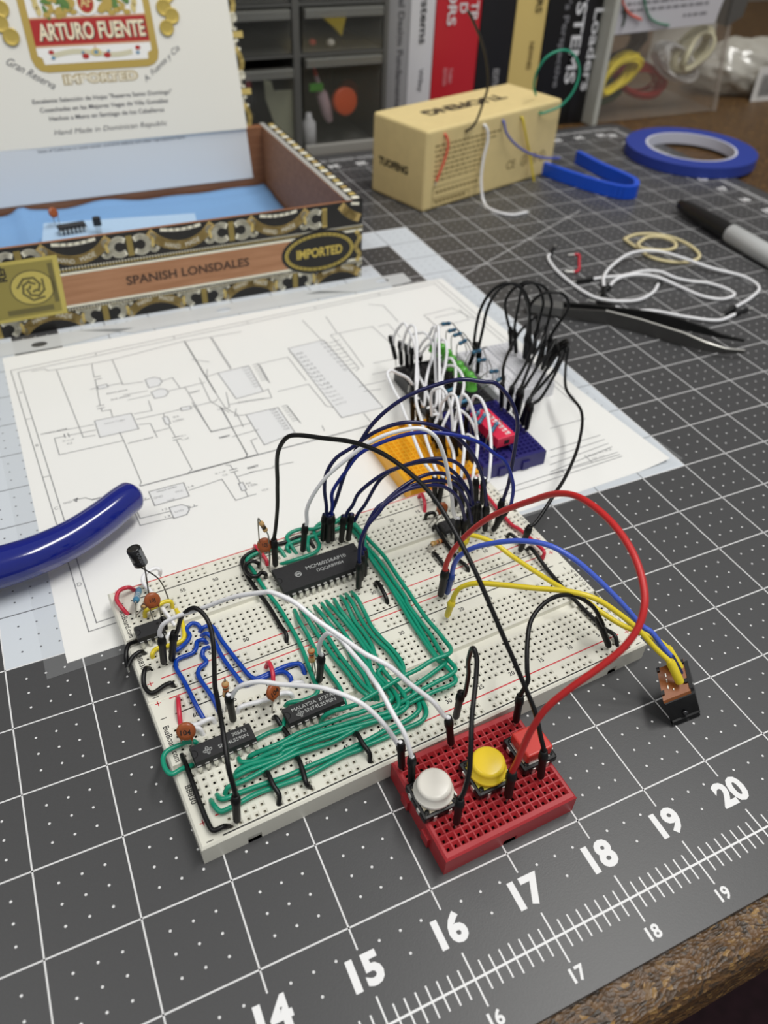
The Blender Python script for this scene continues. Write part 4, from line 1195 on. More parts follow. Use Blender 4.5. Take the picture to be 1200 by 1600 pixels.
for s in ('P 150,300 210,290 225,298 430,265 530,245 860,160 985,140 1130,115', 'P 265,295 350,510 390,610 445,600', 'P 430,265 440,325', 'P 446,340 470,462', 'P 474,475 478,488 518,480 527,512',
          'P 525,245 545,290 575,362 670,350', 'P 425,385 455,378', 'P 505,368 575,355', 'P 580,412 690,392', 'P 600,435 705,412', 'P 762,345 808,330 845,380 868,376', 'P 790,392 845,380', 'P 845,380 960,352',
          'P 630,500 712,485 696,438', 'P 640,525 765,498 850,478', 'P 650,550 705,545 737,610', 'P 722,585 797,565', 'P 765,498 772,515', 'P 790,550 822,608', 'P 828,625 900,760 880,780', 'P 895,468 1010,440 1020,430',
          'P 215,592 440,550', 'P 325,600 450,575', 'P 305,605 255,614 278,692 580,625', 'P 560,585 580,625 662,820 655,836', 'P 345,903 400,893 432,902', 'P 865,160 1010,400 1055,470 1090,492', 'P 868,376 990,585 1130,553 1180,543',
          'P 1030,465 1160,690 1150,706', 'P 985,140 1080,290', 'P 887,858 1040,806 1105,905 1165,886', 'P 635,942 657,990 797,957', 'P 610,910 657,1023 810,985', 'P 885,942 925,930', 'P 1060,740 1080,742 1092,760', 'P 1097,772 1110,795 1190,772', 'P 1110,795 1127,825', 'P 1148,858 1162,886 1200,876',
          'P 675,905 700,898', 'P 1090,492 1110,500 1140,560', 'P 1020,480 1075,470 1060,400',
          'Q 265,390 390,360 465,455', 'Q 350,500 475,470 548,560 580,565', 'Q 565,270 735,235 800,295', 'Q 565,270 680,405 670,415', 'Q 450,210 532,295', 'Q 545,195 592,262', 'Q 80,280 160,405', 'Q 0,370 70,380', 'Q 290,500 310,490 325,525 150,553',
          'Q 105,425 60,440 62,410', 'Q 30,445 75,540 150,585', 'Q 220,595 175,600 180,570', 'Q 120,565 225,760 215,772', 'Q 0,545 78,663 160,645', 'Q 165,685 270,655', 'Q 265,690 240,700 268,755', 'Q 680,480 790,455', 'Q 700,500 770,490', 'Q 540,660 530,640', 'Q 330,805 412,788',
          'Q 235,830 335,810', 'Q 700,590 735,632', 'Q 640,410 760,545', 'Q 600,265 650,330 700,400', 'Q 735,430 830,410', 'Q 740,385 860,360', 'Q 945,190 1060,160 1150,205', 'Q 990,200 1100,175', 'Q 945,190 1010,245', 'Q 720,145 780,150 840,215', 'Q 760,235 800,225 850,280',
          'Q 960,200 1000,240 1130,205 1090,165'):
    L(s)
for s in ('P 660,838 880,780 1150,706 1200,692', 'P 432,902 520,880', 'Q 0,828 215,772 600,672 740,634', 'P 865,160 1010,400'):
    L(s, .03)
for s in ('P 443,533 615,497 650,570 468,610', 'P 680,340 720,328 748,333 760,348 745,368 697,378', 'P 708,398 750,382 778,386 790,400 775,418 725,428', 'P 697,865 860,822 887,885 725,930', 'P 793,940 850,925 880,933 887,950 875,972 815,990',
          'P 455,370 500,360 507,374 462,384', 'P 762,517 784,512 800,545 778,550', 'P 1118,826 1138,821 1156,855 1134,861', 'P 845,472 890,463 897,476 852,486',
          'Q 105,425 230,395 290,500 180,530', 'Q 220,595 350,565 420,668 295,718', 'Q 392,325 535,290 780,565 610,607'):
    PF(s)
    t_ = s.split()
    L(' '.join(t_ + [t_[1]]), .018)
for a in range(8):   # pin stubs and bus taps of the three larger symbols
    L('Q %d,%d %d,%d' % (248 + a * 5, 392 + a * 9, 268 + a * 5, 387 + a * 9)); L('Q %d,%d %d,%d' % (268 + a * 5, 387 + a * 9, 283 + a * 5, 402 + a * 9))
    L('Q %d,%d %d,%d' % (366 + a * 6.5, 561 + a * 8.5, 386 + a * 6.5, 556 + a * 8.5)); L('Q %d,%d %d,%d' % (386 + a * 6.5, 556 + a * 8.5, 398 + a * 6.5, 570 + a * 8.5))
    TX('QA', 'Q %d,%d' % (205 + a * 7, 408 + a * 11), 'Q %d,%d' % (228 + a * 7, 402 + a * 11))
    TX('QB', 'Q %d,%d' % (320 + a * 8, 582 + a * 11), 'Q %d,%d' % (345 + a * 8, 576 + a * 11))
for a in range(14):
    TX('A%d' % a, 'Q %d,%d' % (428 + a * 13.5, 352 + a * 15.4), 'Q %d,%d' % (455 + a * 13.5, 345 + a * 15.4))
    L('Q %d,%d %d,%d' % (398 + a * 14.5, 340 + a * 16.5, 424 + a * 13.5, 352 + a * 15.4))
for a in range(8):
    TX('D%d' % a, 'Q %d,%d' % (530 + a * 13, 310 + a * 15), 'Q %d,%d' % (556 + a * 13, 304 + a * 15))
    L('Q %d,%d %d,%d' % (560 + a * 13, 302 + a * 15, 600 + a * 10, 290 + a * 16))
TX('Quad AND', 'P 735,870', 'P 830,845', bold=.02); TX('GND', 'P 722,900', 'P 765,889'); TX('VCC', 'P 822,872', 'P 860,862'); TX('U1E', 'P 785,912', 'P 822,902'); TX('U1D', 'P 822,965', 'P 862,954')
TX('GND', 'P 298,924', 'P 338,914'); TX('12', 'P 762,955', 'P 787,948'); TX('13', 'P 775,988', 'P 800,980'); TX('11', 'P 890,940', 'P 915,932'); TX('14', 'P 885,848', 'P 910,840'); TX('7', 'P 676,905', 'P 690,901')
TX('ASTABLE_MODE', 'P 190,600', 'P 315,572', bold=.03); TX('ASTABLE_MODE', 'P 600,642', 'P 720,612', bold=.03); TX('MONO_MODE', 'P 500,410', 'P 598,390', bold=.03); TX('BUS_MODE', 'P 522,438', 'P 612,417', bold=.03)
TX('RESET', 'P 890,405', 'P 940,393', bold=.03); TX('RESET', 'P 1030,615', 'P 1080,603', bold=.03); TX('RESET', 'P 1162,760', 'P 1215,746', bold=.03); TX('VCC', 'Q 285,908', 'Q 315,900'); TX('0.1uF', 'P 1010,785', 'P 1060,770'); TX('C6', 'P 1045,793', 'P 1068,787')
TX('R6', 'Q 222,880', 'Q 242,874'); TX('10k', 'Q 232,890', 'Q 270,880'); TX('R2', 'P 815,520', 'P 840,513'); TX('100k', 'P 815,540', 'P 865,526'); TX('C1', 'P 850,608', 'P 872,602'); TX('1uF', 'P 855,625', 'P 890,615'); TX('0.1uF', 'P 295,632', 'P 350,620'); TX('C2', 'P 315,645', 'P 340,639')
TX('Schmitt Trigger', 'P 490,552', 'P 590,530', h=.06); TX('Ripple Counter', 'Q 190,548', 'Q 300,530', h=.06); TX('RESET', 'Q 112,692', 'Q 155,682', bold=.03); TX('RESET', 'Q 228,815', 'Q 272,803', bold=.03)
for s in ('P 300,595 306,610', 'P 318,592 324,607', 'P 440,328 470,322', 'P 444,340 474,334', 'P 455,465 485,458', 'P 458,477 488,470', 'P 810,612 842,604', 'P 814,624 846,616', 'P 1078,764 1108,756', 'P 1083,775 1113,767', 'P 345,903 362,895 358,910 345,903'):
    L(s, .022)
for s in ('V 0,245 230,180', 'V 0,365 330,265', 'V 0,405 345,290', 'V 0,445 362,312', 'V 0,485 378,330', 'V 0,500 395,385', 'V 190,395 230,432', 'V 330,265 480,372'):
    L(s)
TX('Rev: v1.0.2', 'V 215,400', 'V 340,362', bold=.01); TX('Id: 1/1', 'V 235,415', 'V 300,398')
build('schematic_drawing', g, [mat('schematic_ink', (124, 124, 126), 0.6), mat('schematic_fill', (234, 234, 234), 0.6)], sch)

def holed(g, x0, y0, x1, y1, hx, hy, rx, ry, z):
    n = 16
    A = [(hx + rx * math.cos(2 * math.pi * k / n), hy + ry * math.sin(2 * math.pi * k / n)) for k in range(n)]
    B_ = []
    for k in range(n):
        c, s_ = math.cos(2 * math.pi * k / n), math.sin(2 * math.pi * k / n)
        f = min((x1 - hx) / c if c > 1e-6 else (x0 - hx) / c if c < -1e-6 else 1e9, (y1 - hy) / s_ if s_ > 1e-6 else (y0 - hy) / s_ if s_ < -1e-6 else 1e9)
        B_.append((hx + c * f, hy + s_ * f))
    for k in range(n):
        k2 = (k + 1) % n
        g.quad((*A[k], z), (*B_[k], z), (*B_[k2], z), (*A[k2], z))
    for cx, cy in ((x0, y0), (x1, y0), (x1, y1), (x0, y1)):
        best = sorted(range(n), key=lambda k: (B_[k][0] - cx) ** 2 + (B_[k][1] - cy) ** 2)[:2]
        g.add([(cx, cy, z), (*B_[best[0]], z), (*B_[best[1]], z)], [(0, 1, 2)])
t = thing('sheet_protector', 'clear plastic sheet protector with a punched white strip holding the schematic', 'sheet protector', (18.1, 10.3, 0.006))
fc = [V3(12.5, 5.62), V3(23.95, 6.05), V3(23.6, 14.78), V3(12.35, 14.62)]
build('clear_sleeve', grid_sheet(fc, 30, 24, lambda x, y: zpap(x, y) + .007), film('sleeve_film', (235, 238, 240), 0.1, 0.035, 0.16), t)
g = MB()
for x0, x1, hx, hy in ((12.35, 15.6, 13.54, 14.86), (15.6, 19.8, 17.71, 14.97), (19.8, 22.6, 21.9, 15.05)):
    holed(g, x0, 14.6 + (x0 + x1 - 25) * .006, x1, 15.18 + (x0 + x1 - 25) * .006, hx, hy, .17, .11, .014)
build('punched_strip', g, mat('protector_strip', (222, 224, 224), 0.35, alpha=0.75), t)

# ------------------------------------------------------------------ cigar box
BX, BY, BR = 11.5, 15.4, math.radians(0.5)
t = thing('cigar_box', 'open cigar box of cedar with a paper lined lid and gold and black ornament bands', 'cigar box', (BX, BY, 0), BR)
CED = mat('cedar_wood', (152, 104, 72), 0.55, rgb2=(134, 88, 58), scale=30, stretch=(1, 8, 12))
CREAM = mat('lid_paper', (236, 233, 222), 0.5)
BLK = mat('trim_black', (22, 20, 18), 0.45)
W_, D_, H_ = 10.0, 6.55, 1.97
g = local(t); g.box(0, 0, 0, W_, .1, H_, bev=.01); build('front_wall', g, CED, t)
g = local(t); g.box(W_ - .42, .26, 0, W_, D_, H_, bev=.015); build('side_wall', g, CED, t)
g = local(t); g.box(0, .26, 0, .3, D_, H_, bev=.015); build('side_wall', g, CED, t)
g = local(t); g.box(.3, D_ - .28, 0, W_ - .42, D_, H_ - .02); build('back_wall', g, CED, t)
g = local(t); g.box(.3, .26, .02, W_ - .42, D_ - .28, .12); build('bottom_panel', g, CED, t)
g = local(t); g.quad((.3, D_ - .29, .55), (9.22, D_ - .29, .55), (9.1, D_ - .29, 2.0), (.3, D_ - .29, 2.0))
build('paper_flap', g, mat('flap_paper', (250, 250, 247), .5), t)
CREAMO, GOLDO, BRNZ = mat('ornament_cream', (240, 236, 216), .45), mat('ornament_gold', (205, 182, 108), .4, metal=.15), mat('ornament_bronze', (186, 160, 98), .42, metal=.1)
fx = lambda p: p - BX
yf = -0.004
def clip_band(P, w_, x1=W_, z0=0.0, z1=H_):
    out, cur = [], []
    for a, b_ in P:
        if w_ * .5 < a < x1 - w_ * .5 and z0 + w_ * .5 < b_ < z1 - w_ * .5:
            cur.append((a, b_))
        else:
            if len(cur) > 1: out.append(cur)
            cur = []
    if len(cur) > 1: out.append(cur)
    return out
g = local(t)
g.quad((0, yf, 0), (W_, yf, 0), (W_, yf, H_), (0, yf, H_), 0)
OY = lambda k: (0, yf - .002 * k, 0)
UX, UZ = (1, 0, 0), (0, 0, 1)
def orn(cx, zc, f):
    """one repeat of the ornament band: ribbon, curls, C, bar, D; f = +1 hangs, -1 stands"""
    def S(P, w_, mi, k):
        for q_ in clip_band([(cx + a, zc + f * b_) for a, b_ in P], w_ * .9):
            g.strip(q_, w_, OY(k), UX, UZ, mi)
    arc = lambda r, a0, a1, ox=0, oy=0, n=14: [(ox + r * math.cos(math.radians(a0 + (a1 - a0) * i / n)), oy + r * math.sin(math.radians(a0 + (a1 - a0) * i / n))) for i in range(n + 1)]
    S(arc(.86, 220, 320, 0, .72), .2, 2, 1)
    S([(a, .27 - .06 * math.cos(a * 3)) for a in (-.42, -.28, -.14, 0, .14, .28, .42)], .07, 3, 2)
    if cx > W_ - .3: return
    g.text('HAND', (cx - .4, yf - .006, zc + f * -.08 - .05), (1, 0, -.28 * f), (.28 * f, 0, 1), wd=.34, h=.1, mi=3)
    g.text('MADE', (cx + .08, yf - .006, zc + f * -.15 - .05), (1, 0, .28 * f), (-.28 * f, 0, 1), wd=.34, h=.1, mi=3)
    for sg in (-1, 1):
        S([(sg * (.63 + a), b_) for a, b_ in arc(.07, 90, 290, .03, .12)], .07, 3, 1)
        S([(sg * (.6 + a), b_) for a, b_ in arc(.07, 60, -150, .03, -.1)], .08, 3, 1)
        S([(sg * .64, .08), (sg * .66, -.06)], .06, 1, 2)
        S([(sg * (.92 + a), b_) for a, b_ in arc(.17, 62, 298, 0, 0, 18)], .12, 3, 1)
        S([(sg * 1.15, .16 - .32 * i_ / 8) for i_ in range(9)], .13, 1, 1)
for cx in (12.45, 14.75, 17.05, 19.35, 21.65):
    orn(fx(cx), 1.66, 1)
for cx in (13.95, 16.25, 18.55, 20.85):
    orn(fx(cx), .2, -1)
for z0, z1, mi in ((1.30, 1.335, 1), (1.345, 1.375, 3), (1.21, 1.27, 3), (.46, .52, 3), (.40, .43, 3), (.385, .395, 1)):
    g.quad((0, yf - .004, z0), (W_, yf - .004, z0), (W_, yf - .004, z1), (0, yf - .004, z1), mi)
for k in range(150):
    x = k * W_ / 150
    g.quad((x, yf - .006, 1.30), (x + .03, yf - .006, 1.30), (x + .03, yf - .006, 1.375), (x, yf - .006, 1.375), 0)
    g.quad((x, yf - .006, .385), (x + .03, yf - .006, .385), (x + .03, yf - .006, .43), (x, yf - .006, .43), 0)
g.quad((fx(21.35), yf - .003, .45), (W_, yf - .003, .45), (W_, yf - .003, 1.28), (fx(21.35), yf - .003, 1.28), 0)
g.strip([(fx(21.38) + .05 * math.sin(k), .5 + k * .07) for k in range(11)], .1, OY(4), UX, UZ, 1)
build('ornament_paper', g, [BLK, GOLDO, BRNZ, CREAMO], t)
g = local(t)
g.quad((fx(14.3), yf - .003, .52), (fx(21.0), yf - .003, .52), (fx(21.0), yf - .003, 1.21), (fx(14.3), yf - .003, 1.21))
build('cedar_window', g, mat('cedar_window_wood', (184, 134, 98), .5, rgb2=(166, 116, 80), scale=28, stretch=(1, 8, 14)), t)
g = local(t)
g.text('SPANISH LONSDALES', (fx(15.68), yf - .006, .77), UX, UZ, wd=2.88, h=.21, bold=.025)
build('stamped_lettering', g, mat('burnt_lettering', (66, 44, 32), .6), t)
g = local(t)
oc = (fx(20.36), yf - .006, .84)
g.disc(oc, UX, UZ, .99, 40, 0, .54)
g.ring((oc[0], yf - .009, oc[2]), UX, UZ, .9, .46, .022, 40, 1); g.ring((oc[0], yf - .009, oc[2]), UX, UZ, .84, .41, .018, 40, 1)
for k in range(40):
    a = 2 * math.pi * k / 40
    g.disc((oc[0] + .865 * math.cos(a), yf - .01, oc[2] + .432 * math.sin(a)), UX, UZ, .022, 6, 1)
g.text('IMPORTED', (oc[0], yf - .01, oc[2] - .12), UX, UZ, wd=1.2, h=.24, al='c', bold=.03, mi=1)
build('oval_label', g, [BLK, mat('label_gold', (206, 184, 90), .35, metal=.35)], t)
g = local(t)
g.quad((fx(12.6), yf - .012, .36), (fx(14.3), yf - .012, .36), (fx(14.36), yf - .012, 1.7), (fx(12.6), yf - .012, 1.7), 0)
g.quad((fx(12.6), yf - .014, .44), (fx(14.2), yf - .014, .44), (fx(14.25), yf - .014, 1.62), (fx(12.6), yf - .014, 1.62), 1)
g.ring((fx(13.72), yf - .016, 1.06), UX, UZ, .45, .4, .03, 30, 2); g.disc((fx(13.72), yf - .015, 1.06), UX, UZ, .43, 30, 0, .38)
for k in range(16):
    a = k * 2.4
    g.strip([(fx(13.72) + .05 * k ** .6 * math.cos(a), 1.06 + .055 * k ** .6 * math.sin(a)), (fx(13.72) + .06 * k ** .6 * math.cos(a + .8), 1.06 + .06 * k ** .6 * math.sin(a + .8))], .05, (0, yf - .017, 0), UX, UZ, 2)
g.text('REP', (fx(13.28), yf - .017, 1.28), (0, 0, 1), (-1, 0, 0), wd=.36, h=.16, bold=.03, mi=3)
g.quad((fx(13.1), yf - .016, .5), (fx(14.05), yf - .016, .5), (fx(14.05), yf - .016, .62), (fx(13.1), yf - .016, .62), 2)
g.quad((fx(14.1), yf - .016, .66), (fx(14.2), yf - .016, .66), (fx(14.22), yf - .016, 1.55), (fx(14.12), yf - .016, 1.55), 2)
build('gold_seal', g, [mat('seal_gold', (204, 188, 100), .4, metal=.25), mat('seal_olive', (158, 146, 76), .45, metal=.2), mat('seal_dark', (112, 104, 58), .5), BLK], t)
g = local(t)
g.box(W_ - .4, .05, H_ - .01, W_ - .26, D_, H_ + .012, 0)
g.box(W_ - .26, .0, H_ - .02, W_ + .012, D_, H_ + .012, 1)
for k in range(26):
    y = .1 + k * .245
    mi = (2, 3, 2, 4)[k % 4]
    g.box(W_ - .22 + .03 * (k % 2), y, H_, W_ - .03, y + .15, H_ + .022, mi, bev=.01, seg=1)
build('rim_paper', g, [mat('rim_grey', (176, 174, 168), .5), BLK, CREAMO, GOLDO, BRNZ], t)
# lid, leaning back on its hinge
A8 = math.radians(108)
HX, HY, HZ = 20.57, 21.68, 1.97
LU = Vector((0, -math.cos(A8), math.sin(A8))); LN = Vector((0, -math.sin(A8), -math.cos(A8)))
def LD(x, u, o=0.0): return V3(HX, HY, HZ) + V3(1, 0, 0) * (x - HX) + LU * u + LN * o
g = MB()
def lbox(g, x0, x1, u0, u1, o0, o1, mi=0):
    q = [LD(x, u, o) for o in (o0, o1) for x, u in ((x0, u0), (x1, u0), (x1, u1), (x0, u1))]
    g.add(q, [(3, 2, 1, 0), (4, 5, 6, 7), (0, 1, 5, 4), (1, 2, 6, 5), (2, 3, 7, 6), (3, 0, 4, 7)], mi)
lbox(g, 11.9, HX, .0, 6.0, -.3, 0)
lid = build('lid', g, CREAM, t)
g = MB()
lbox(g, 11.5, HX + .24, -.02, 6.4, -.5, -.3)
build('lid_panel', g, BLK, lid)
g = MB()
def eo(P, w_, mi, k): g.strip(P, w_, LD(HX, 0, -.285 + .004 * k), V3(1, 0, 0), LU, mi)
for k in range(5):
    u = -.1 + k * 1.42
    eo([(.12 + .09 * math.sin(a * .52), u + .12 + a * .095) for a in range(7)], .13, 1, 2)
    for s_, uu in ((1, u + .82), (-1, u + 1.3)):
        eo([(.2 - .11 * math.sin(math.radians(a)) * 1.0, uu + .11 * math.cos(math.radians(a)) * s_) for a in range(20, 200, 20)], .075, 0, 1)
    eo([(.1, u + 1.06), (.28, u + 1.06)], .16, 1, 3)
    g.disc(LD(HX + .15, u + 1.5, -.27), V3(1, 0, 0), LU, .1, 12, 0)
    g.disc(LD(HX + .16, u + .05, -.27), V3(1, 0, 0), LU, .1, 12, 0)
build('lid_edge_ornament', g, [CREAMO, GOLDO], lid)
XU = V3(1, 0, 0)
g = MB()
RND = [(15.2, 5.2), (15.2, 2.05), (15.26, 1.87), (15.38, 1.76), (15.55, 1.72), (18.1, 1.72), (18.28, 1.77), (18.4, 1.88), (18.45, 2.05), (18.45, 5.2)]
INN = [(15.38, 5.2), (15.38, 2.1), (15.48, 2.05), (15.5, 1.9), (18.14, 1.9), (18.16, 2.05), (18.27, 2.1), (18.27, 5.2)]
LP = lambda P, o, mi: g.add([LD(a, b_, o) for a, b_ in P], [tuple(range(len(P)))], mi)
LP(RND, .012, 0); LP(INN, .016, 1)
LP([(15.38, 2.32), (18.27, 2.32), (18.27, 2.9), (15.38, 2.9)], .018, 2)
LP([(15.38, 2.28), (18.27, 2.28), (18.27, 2.32), (15.38, 2.32)], .019, 4)
LP([(15.38, 2.9), (18.27, 2.9), (18.27, 2.94), (15.38, 2.94)], .019, 4)
g.text('ARTURO FUENTE', LD(15.52, 2.42, .022), XU, LU, wd=2.68, h=.39, bold=.03, mi=3)
g.text('ARTURO FUENTE', LD(15.55, 2.40, .0205), XU, LU, wd=2.68, h=.39, bold=.03, mi=5)
# crest: shield with two letters between green leaves and gold scrolls
for k in range(64):
    rr = random.random
    sd = -1 if k % 2 else 1
    x = 16.83 + sd * (.32 + rr() * .7); u = 3.0 + rr() * .75
    g.disc(LD(x, u, .019 + k * .0003), XU * math.cos(k) + LU * math.sin(k), LU * math.cos(k) - XU * math.sin(k), .08 + rr() * .12, 9, 6 if k % 3 else 0, .04 + rr() * .06)
for sd in (-1, 1):
    for k in range(6):
        g.disc(LD(16.83 + sd * (.35 + k * .13), 3.03 + .05 * math.sin(k * 2.1), .03), XU, LU, .1, 10, 0, .06)
        g.disc(LD(16.83 + sd * (1.18 + .05 * math.sin(k)), 3.08 + k * .13, .03), XU, LU, .07, 10, 7, .12)
g.disc(LD(16.83, 3.2, .032), XU, LU, .3, 20, 1, .27); g.disc(LD(16.83, 3.22, .034), XU, LU, .21, 24, 7, .24); g.disc(LD(16.83, 3.22, .036), XU, LU, .19, 24, 2, .22)
g.text('AF', LD(16.83, 3.12, .038), XU, LU, wd=.27, h=.24, al='c', bold=.02, mi=7)
# scroll ribbon under the name
wave = lambda x: 2.1 + .06 * math.sin((x - 15.8) * 3.1)
for i in range(24):
    x0, x1 = 15.72 + i * .085, 15.72 + (i + 1) * .085
    LP([(x0, wave(x0) - .06), (x1, wave(x1) - .06), (x1, wave(x1) + .06), (x0, wave(x0) + .06)], .02, 8)
for x, u, mi, r in ((15.72, 2.17, 2, .07), (15.74, 2.04, 9, .05), (17.92, 2.17, 2, .07), (17.9, 2.06, 9, .05), (16.55, 2.04, 2, .09), (17.1, 2.04, 2, .09), (16.5, 2.13, 9, .04), (17.15, 2.13, 9, .04), (16.83, 2.12, 7, .13), (16.83, 2.12, 9, .06), (16.83, 2.24, 2, .02)):
    g.disc(LD(x, u, .022 + .001 * mi), XU, LU, r, 14, mi, r * .7)
build('lid_emblem', g, [mat('emblem_gold', (200, 172, 92), .38, metal=.45), mat('emblem_white', (244, 242, 236), .5), mat('emblem_red', (176, 36, 32), .45), mat('emblem_cream', (240, 228, 196), .4), mat('emblem_pink', (214, 168, 130), .5), mat('emblem_shadow', (72, 30, 24), .6), mat('emblem_green', (92, 130, 62), .5), mat('emblem_pale_gold', (226, 206, 140), .35, metal=.3), mat('emblem_ribbon', (212, 206, 176), .5), mat('emblem_blue', (84, 138, 170), .5)], lid)
for i, (x, u, r) in enumerate(((14.86, 2.55, .2), (14.68, 2.85, .2), (14.78, 3.15, .2), (14.6, 3.4, .2), (18.78, 2.58, .19), (18.98, 2.85, .19), (18.8, 3.05, .2), (18.95, 3.35, .2))):
    g = MB()
    c = LD(x, u, .01 + .008 * (3 - i % 4))
    g.lathe([(0, r), (.012, r), (.018, r * .93), (.014, r * .86), (.016, .01)], c, LN, 24)
    for k in range(5):
        a = k * 1.256
        g.disc(c + LN * .02 + XU * .06 * math.cos(a) + LU * .06 * math.sin(a), XU, LU, .03, 8)
    build('medal', g, GOLD, lid)
g = MB()
g.text('IMPORTED', LD(15.85, 1.41, .006), XU, LU, wd=1.94, h=.25, bold=.1, mi=1)
g.text('IMPORTED', LD(15.89, 1.43, .009), XU, LU, wd=1.86, h=.2, bold=.03, mi=2)
for body, x0, x1, u, h in (('Excelente Selección de Hojas "Reserva Santo Domingo"', 14.97, 18.6, 1.0, .14), ('Cosechadas en las Mejores Vegas de Villa González', 15.1, 18.46, .79, .14), ('Hechos a Mano en Santiago de los Caballeros', 15.28, 18.3, .58, .14)):
    g.text(body, LD(x0, u, .005), XU, LU, wd=x1 - x0, h=h, bold=.012)
sk = LU + XU * .3
g.text('Hand Made in Dominican Republic', LD(15.3, .23, .005), XU, sk, wd=2.98, h=.17)
for body, p0, p1, h in (('Gran Reserva', (14.55, 1.98), (15.56, 1.33), .2), ('A. Fuente y Cía', (17.98, 1.3), (19.05, 2.03), .19)):
    d = XU * (p1[0] - p0[0]) + LU * (p1[1] - p0[1])
    n = LN.cross(d).normalized()
    g.text(body, LD(p0[0], p0[1], .006), d, n + d.normalized() * .3, wd=d.length, h=h, bold=.0)
build('lid_lettering', g, [mat('lid_ink', (66, 66, 76), .6), mat('lid_gold_outline', (182, 160, 104), .45, metal=.2), mat('lid_cream_fill', (238, 230, 208), .5)], lid)
g = local(t)
g.text('State of California to cause cancer, and birth defects and other reproductive harm', (fx(14.85), D_ - .296, 1.83), UX, UZ, wd=3.95, h=.09)
build('flap_print', g, mat('lid_ink', (66, 66, 76), .6), t)
# what lies in the cigar box
bx = lambda x, y, z: MW[t.name] @ V3(x, y, z)
g = MB()
vv = []
NX, NY = 60, 40
def zcl(u, v):
    z = .3 + .05 * math.sin(u * 9 + v * 4) + .03 * math.sin(u * 23 - v * 7) * math.sin(v * 11)
    z += .1 * max(0, (v - .86) / .14) ** 1.5 * (.7 + .3 * math.sin(u * 30)) + .75 * max(0, (.2 - u) / .2) ** 1.5 * v + .12 * math.exp(-((u - .24) / .02) ** 2) * v
    z += .12 * math.exp(-((v - .88) / .025) ** 2) * (.6 + .4 * math.sin(u * 17))
    return z
for j in range(NY + 1):
    for i in range(NX + 1):
        u, v = i / NX, j / NY
        vv.append(bx(.33 + u * 9.2, .3 + v * 5.9, zcl(u, v)))
g.add(vv, [(j * (NX + 1) + i, j * (NX + 1) + i + 1, (j + 1) * (NX + 1) + i + 1, (j + 1) * (NX + 1) + i) for j in range(NY) for i in range(NX)], 0, True)
o = build('blue_cloth', g, mat('blue_cloth', (124, 166, 212), .85, noise=.08, scale=1500))
sm = o.modifiers.new('thickness', 'SOLIDIFY'); sm.thickness = .0008; sm.offset = -1
tag(o, 'crumpled light blue cloth lining the inside of the cigar box', 'cloth')
q = [at(70, 356, .6), at(305, 340, .6)]
d = (q[1] - q[0]); n = V3(d.y, -d.x, 0).normalized() * 2.4
g = MB()
c4 = [q[0] + n, q[1] + n, q[1], q[0]]
g.add([p + V3(0, 0, h) for h in (0, .12) for p in c4], [(3, 2, 1, 0), (4, 5, 6, 7), (0, 1, 5, 4), (1, 2, 6, 5), (2, 3, 7, 6), (3, 0, 4, 7)])
o = build('foam_sheet', g, mat('pale_foam', (176, 204, 232), .8, noise=.08, scale=1200))
tag(o, 'thin pale blue foam sheet lying on the cloth in the cigar box', 'foam sheet')
p = at(114, 362, .74)
dip('black chip lying on the pale foam inside the cigar box', 14, 0, 0, .3, .26, None, loc=(p.x, p.y, .76), rz=math.radians(6), group='loose parts in the cigar box', notch=False)
disc_cap('small orange disc capacitor standing in the foam inside the cigar box', 'Z 83,332', 'Z 88,355', 'Z 93,353', rad=.13, zs=.74)
p = at(155, 364, .74)
top = over(154, 346, p)
g = MB()
prof = [(.1 * math.cos(math.radians(a)), .1 * math.sin(math.radians(a))) for a in range(-20, 201, 20)]
g.prism(prof, 0, .2, O=V3(p.x, p.y, top.z - .1))
o = build('transistor', g, CHIP)
tag(o, 'small black transistor standing on three leads in the foam inside the cigar box', 'transistor')
for k in (-1, 0, 1):
    build('lead', MB().tube([V3(p.x + k * .05, p.y, top.z - .08), V3(p.x + k * .05, p.y, .66)], .011, 6), WIREM, o)

# ------------------------------------------------------------------ big blue plier handle at the left
g = MB()
P = [at(x, y, .5) for x, y in ((-150, 925), (-60, 902), (0, 886), (60, 866), (115, 840), (160, 810), (195, 782))]
tip = at(216, 768, .45)
Sx = spline(P + [tip], 8)
n = len(Sx)
def rad(i):
    f = i / (n - 1)
    r_ = .335 - .08 * f
    e_ = (1 - f) * n
    return r_ * (min(1.0, ((e_ + .02) / 5) ** .5) if e_ < 5 else 1.0)
g.tube(Sx, [rad(i) for i in range(n)], 24)
o = build('pliers', g, mat('blue_vinyl', (8, 26, 122), .16, coat=.6))
tag(o, 'glossy dark blue dipped plier handle reaching in from the left over the schematic', 'pliers')

# ------------------------------------------------------------------ kraft paper box of wire, with six wire ends through its side
KR = math.radians(16.8)
t = thing('cardboard_box', 'tan cardboard box with black lettering and coloured wire ends coming through its long side', 'box', (24.95, 18.79, 0), KR)
KRAFT = mat('kraft_board', (232, 210, 150), .6, noise=.05, scale=120)
g = local(t)
g.box(0, 0, 0, 6.04, 2.35, 2.3, bev=.09, seg=3)
build('box_body', g, KRAFT, t)
g = local(t)
for z in (.0,):
    g.text('TUOFENG', (-.004, 2.02, .9), (0, -1, 0), (0, 0, 1), wd=1.3, h=.24, bold=.05)
build('lettering', g, mat('box_ink', (38, 34, 26), .6), t)
g = local(t)
g.text('TUOFENG', (4.6, 1.55, 2.304), (-1, 0, 0), (0, -1, 0), wd=3.5, h=.5, bold=.05)
build('lettering', g, mat('box_ink', (38, 34, 26), .6), t)
g = local(t)
yk = -.004
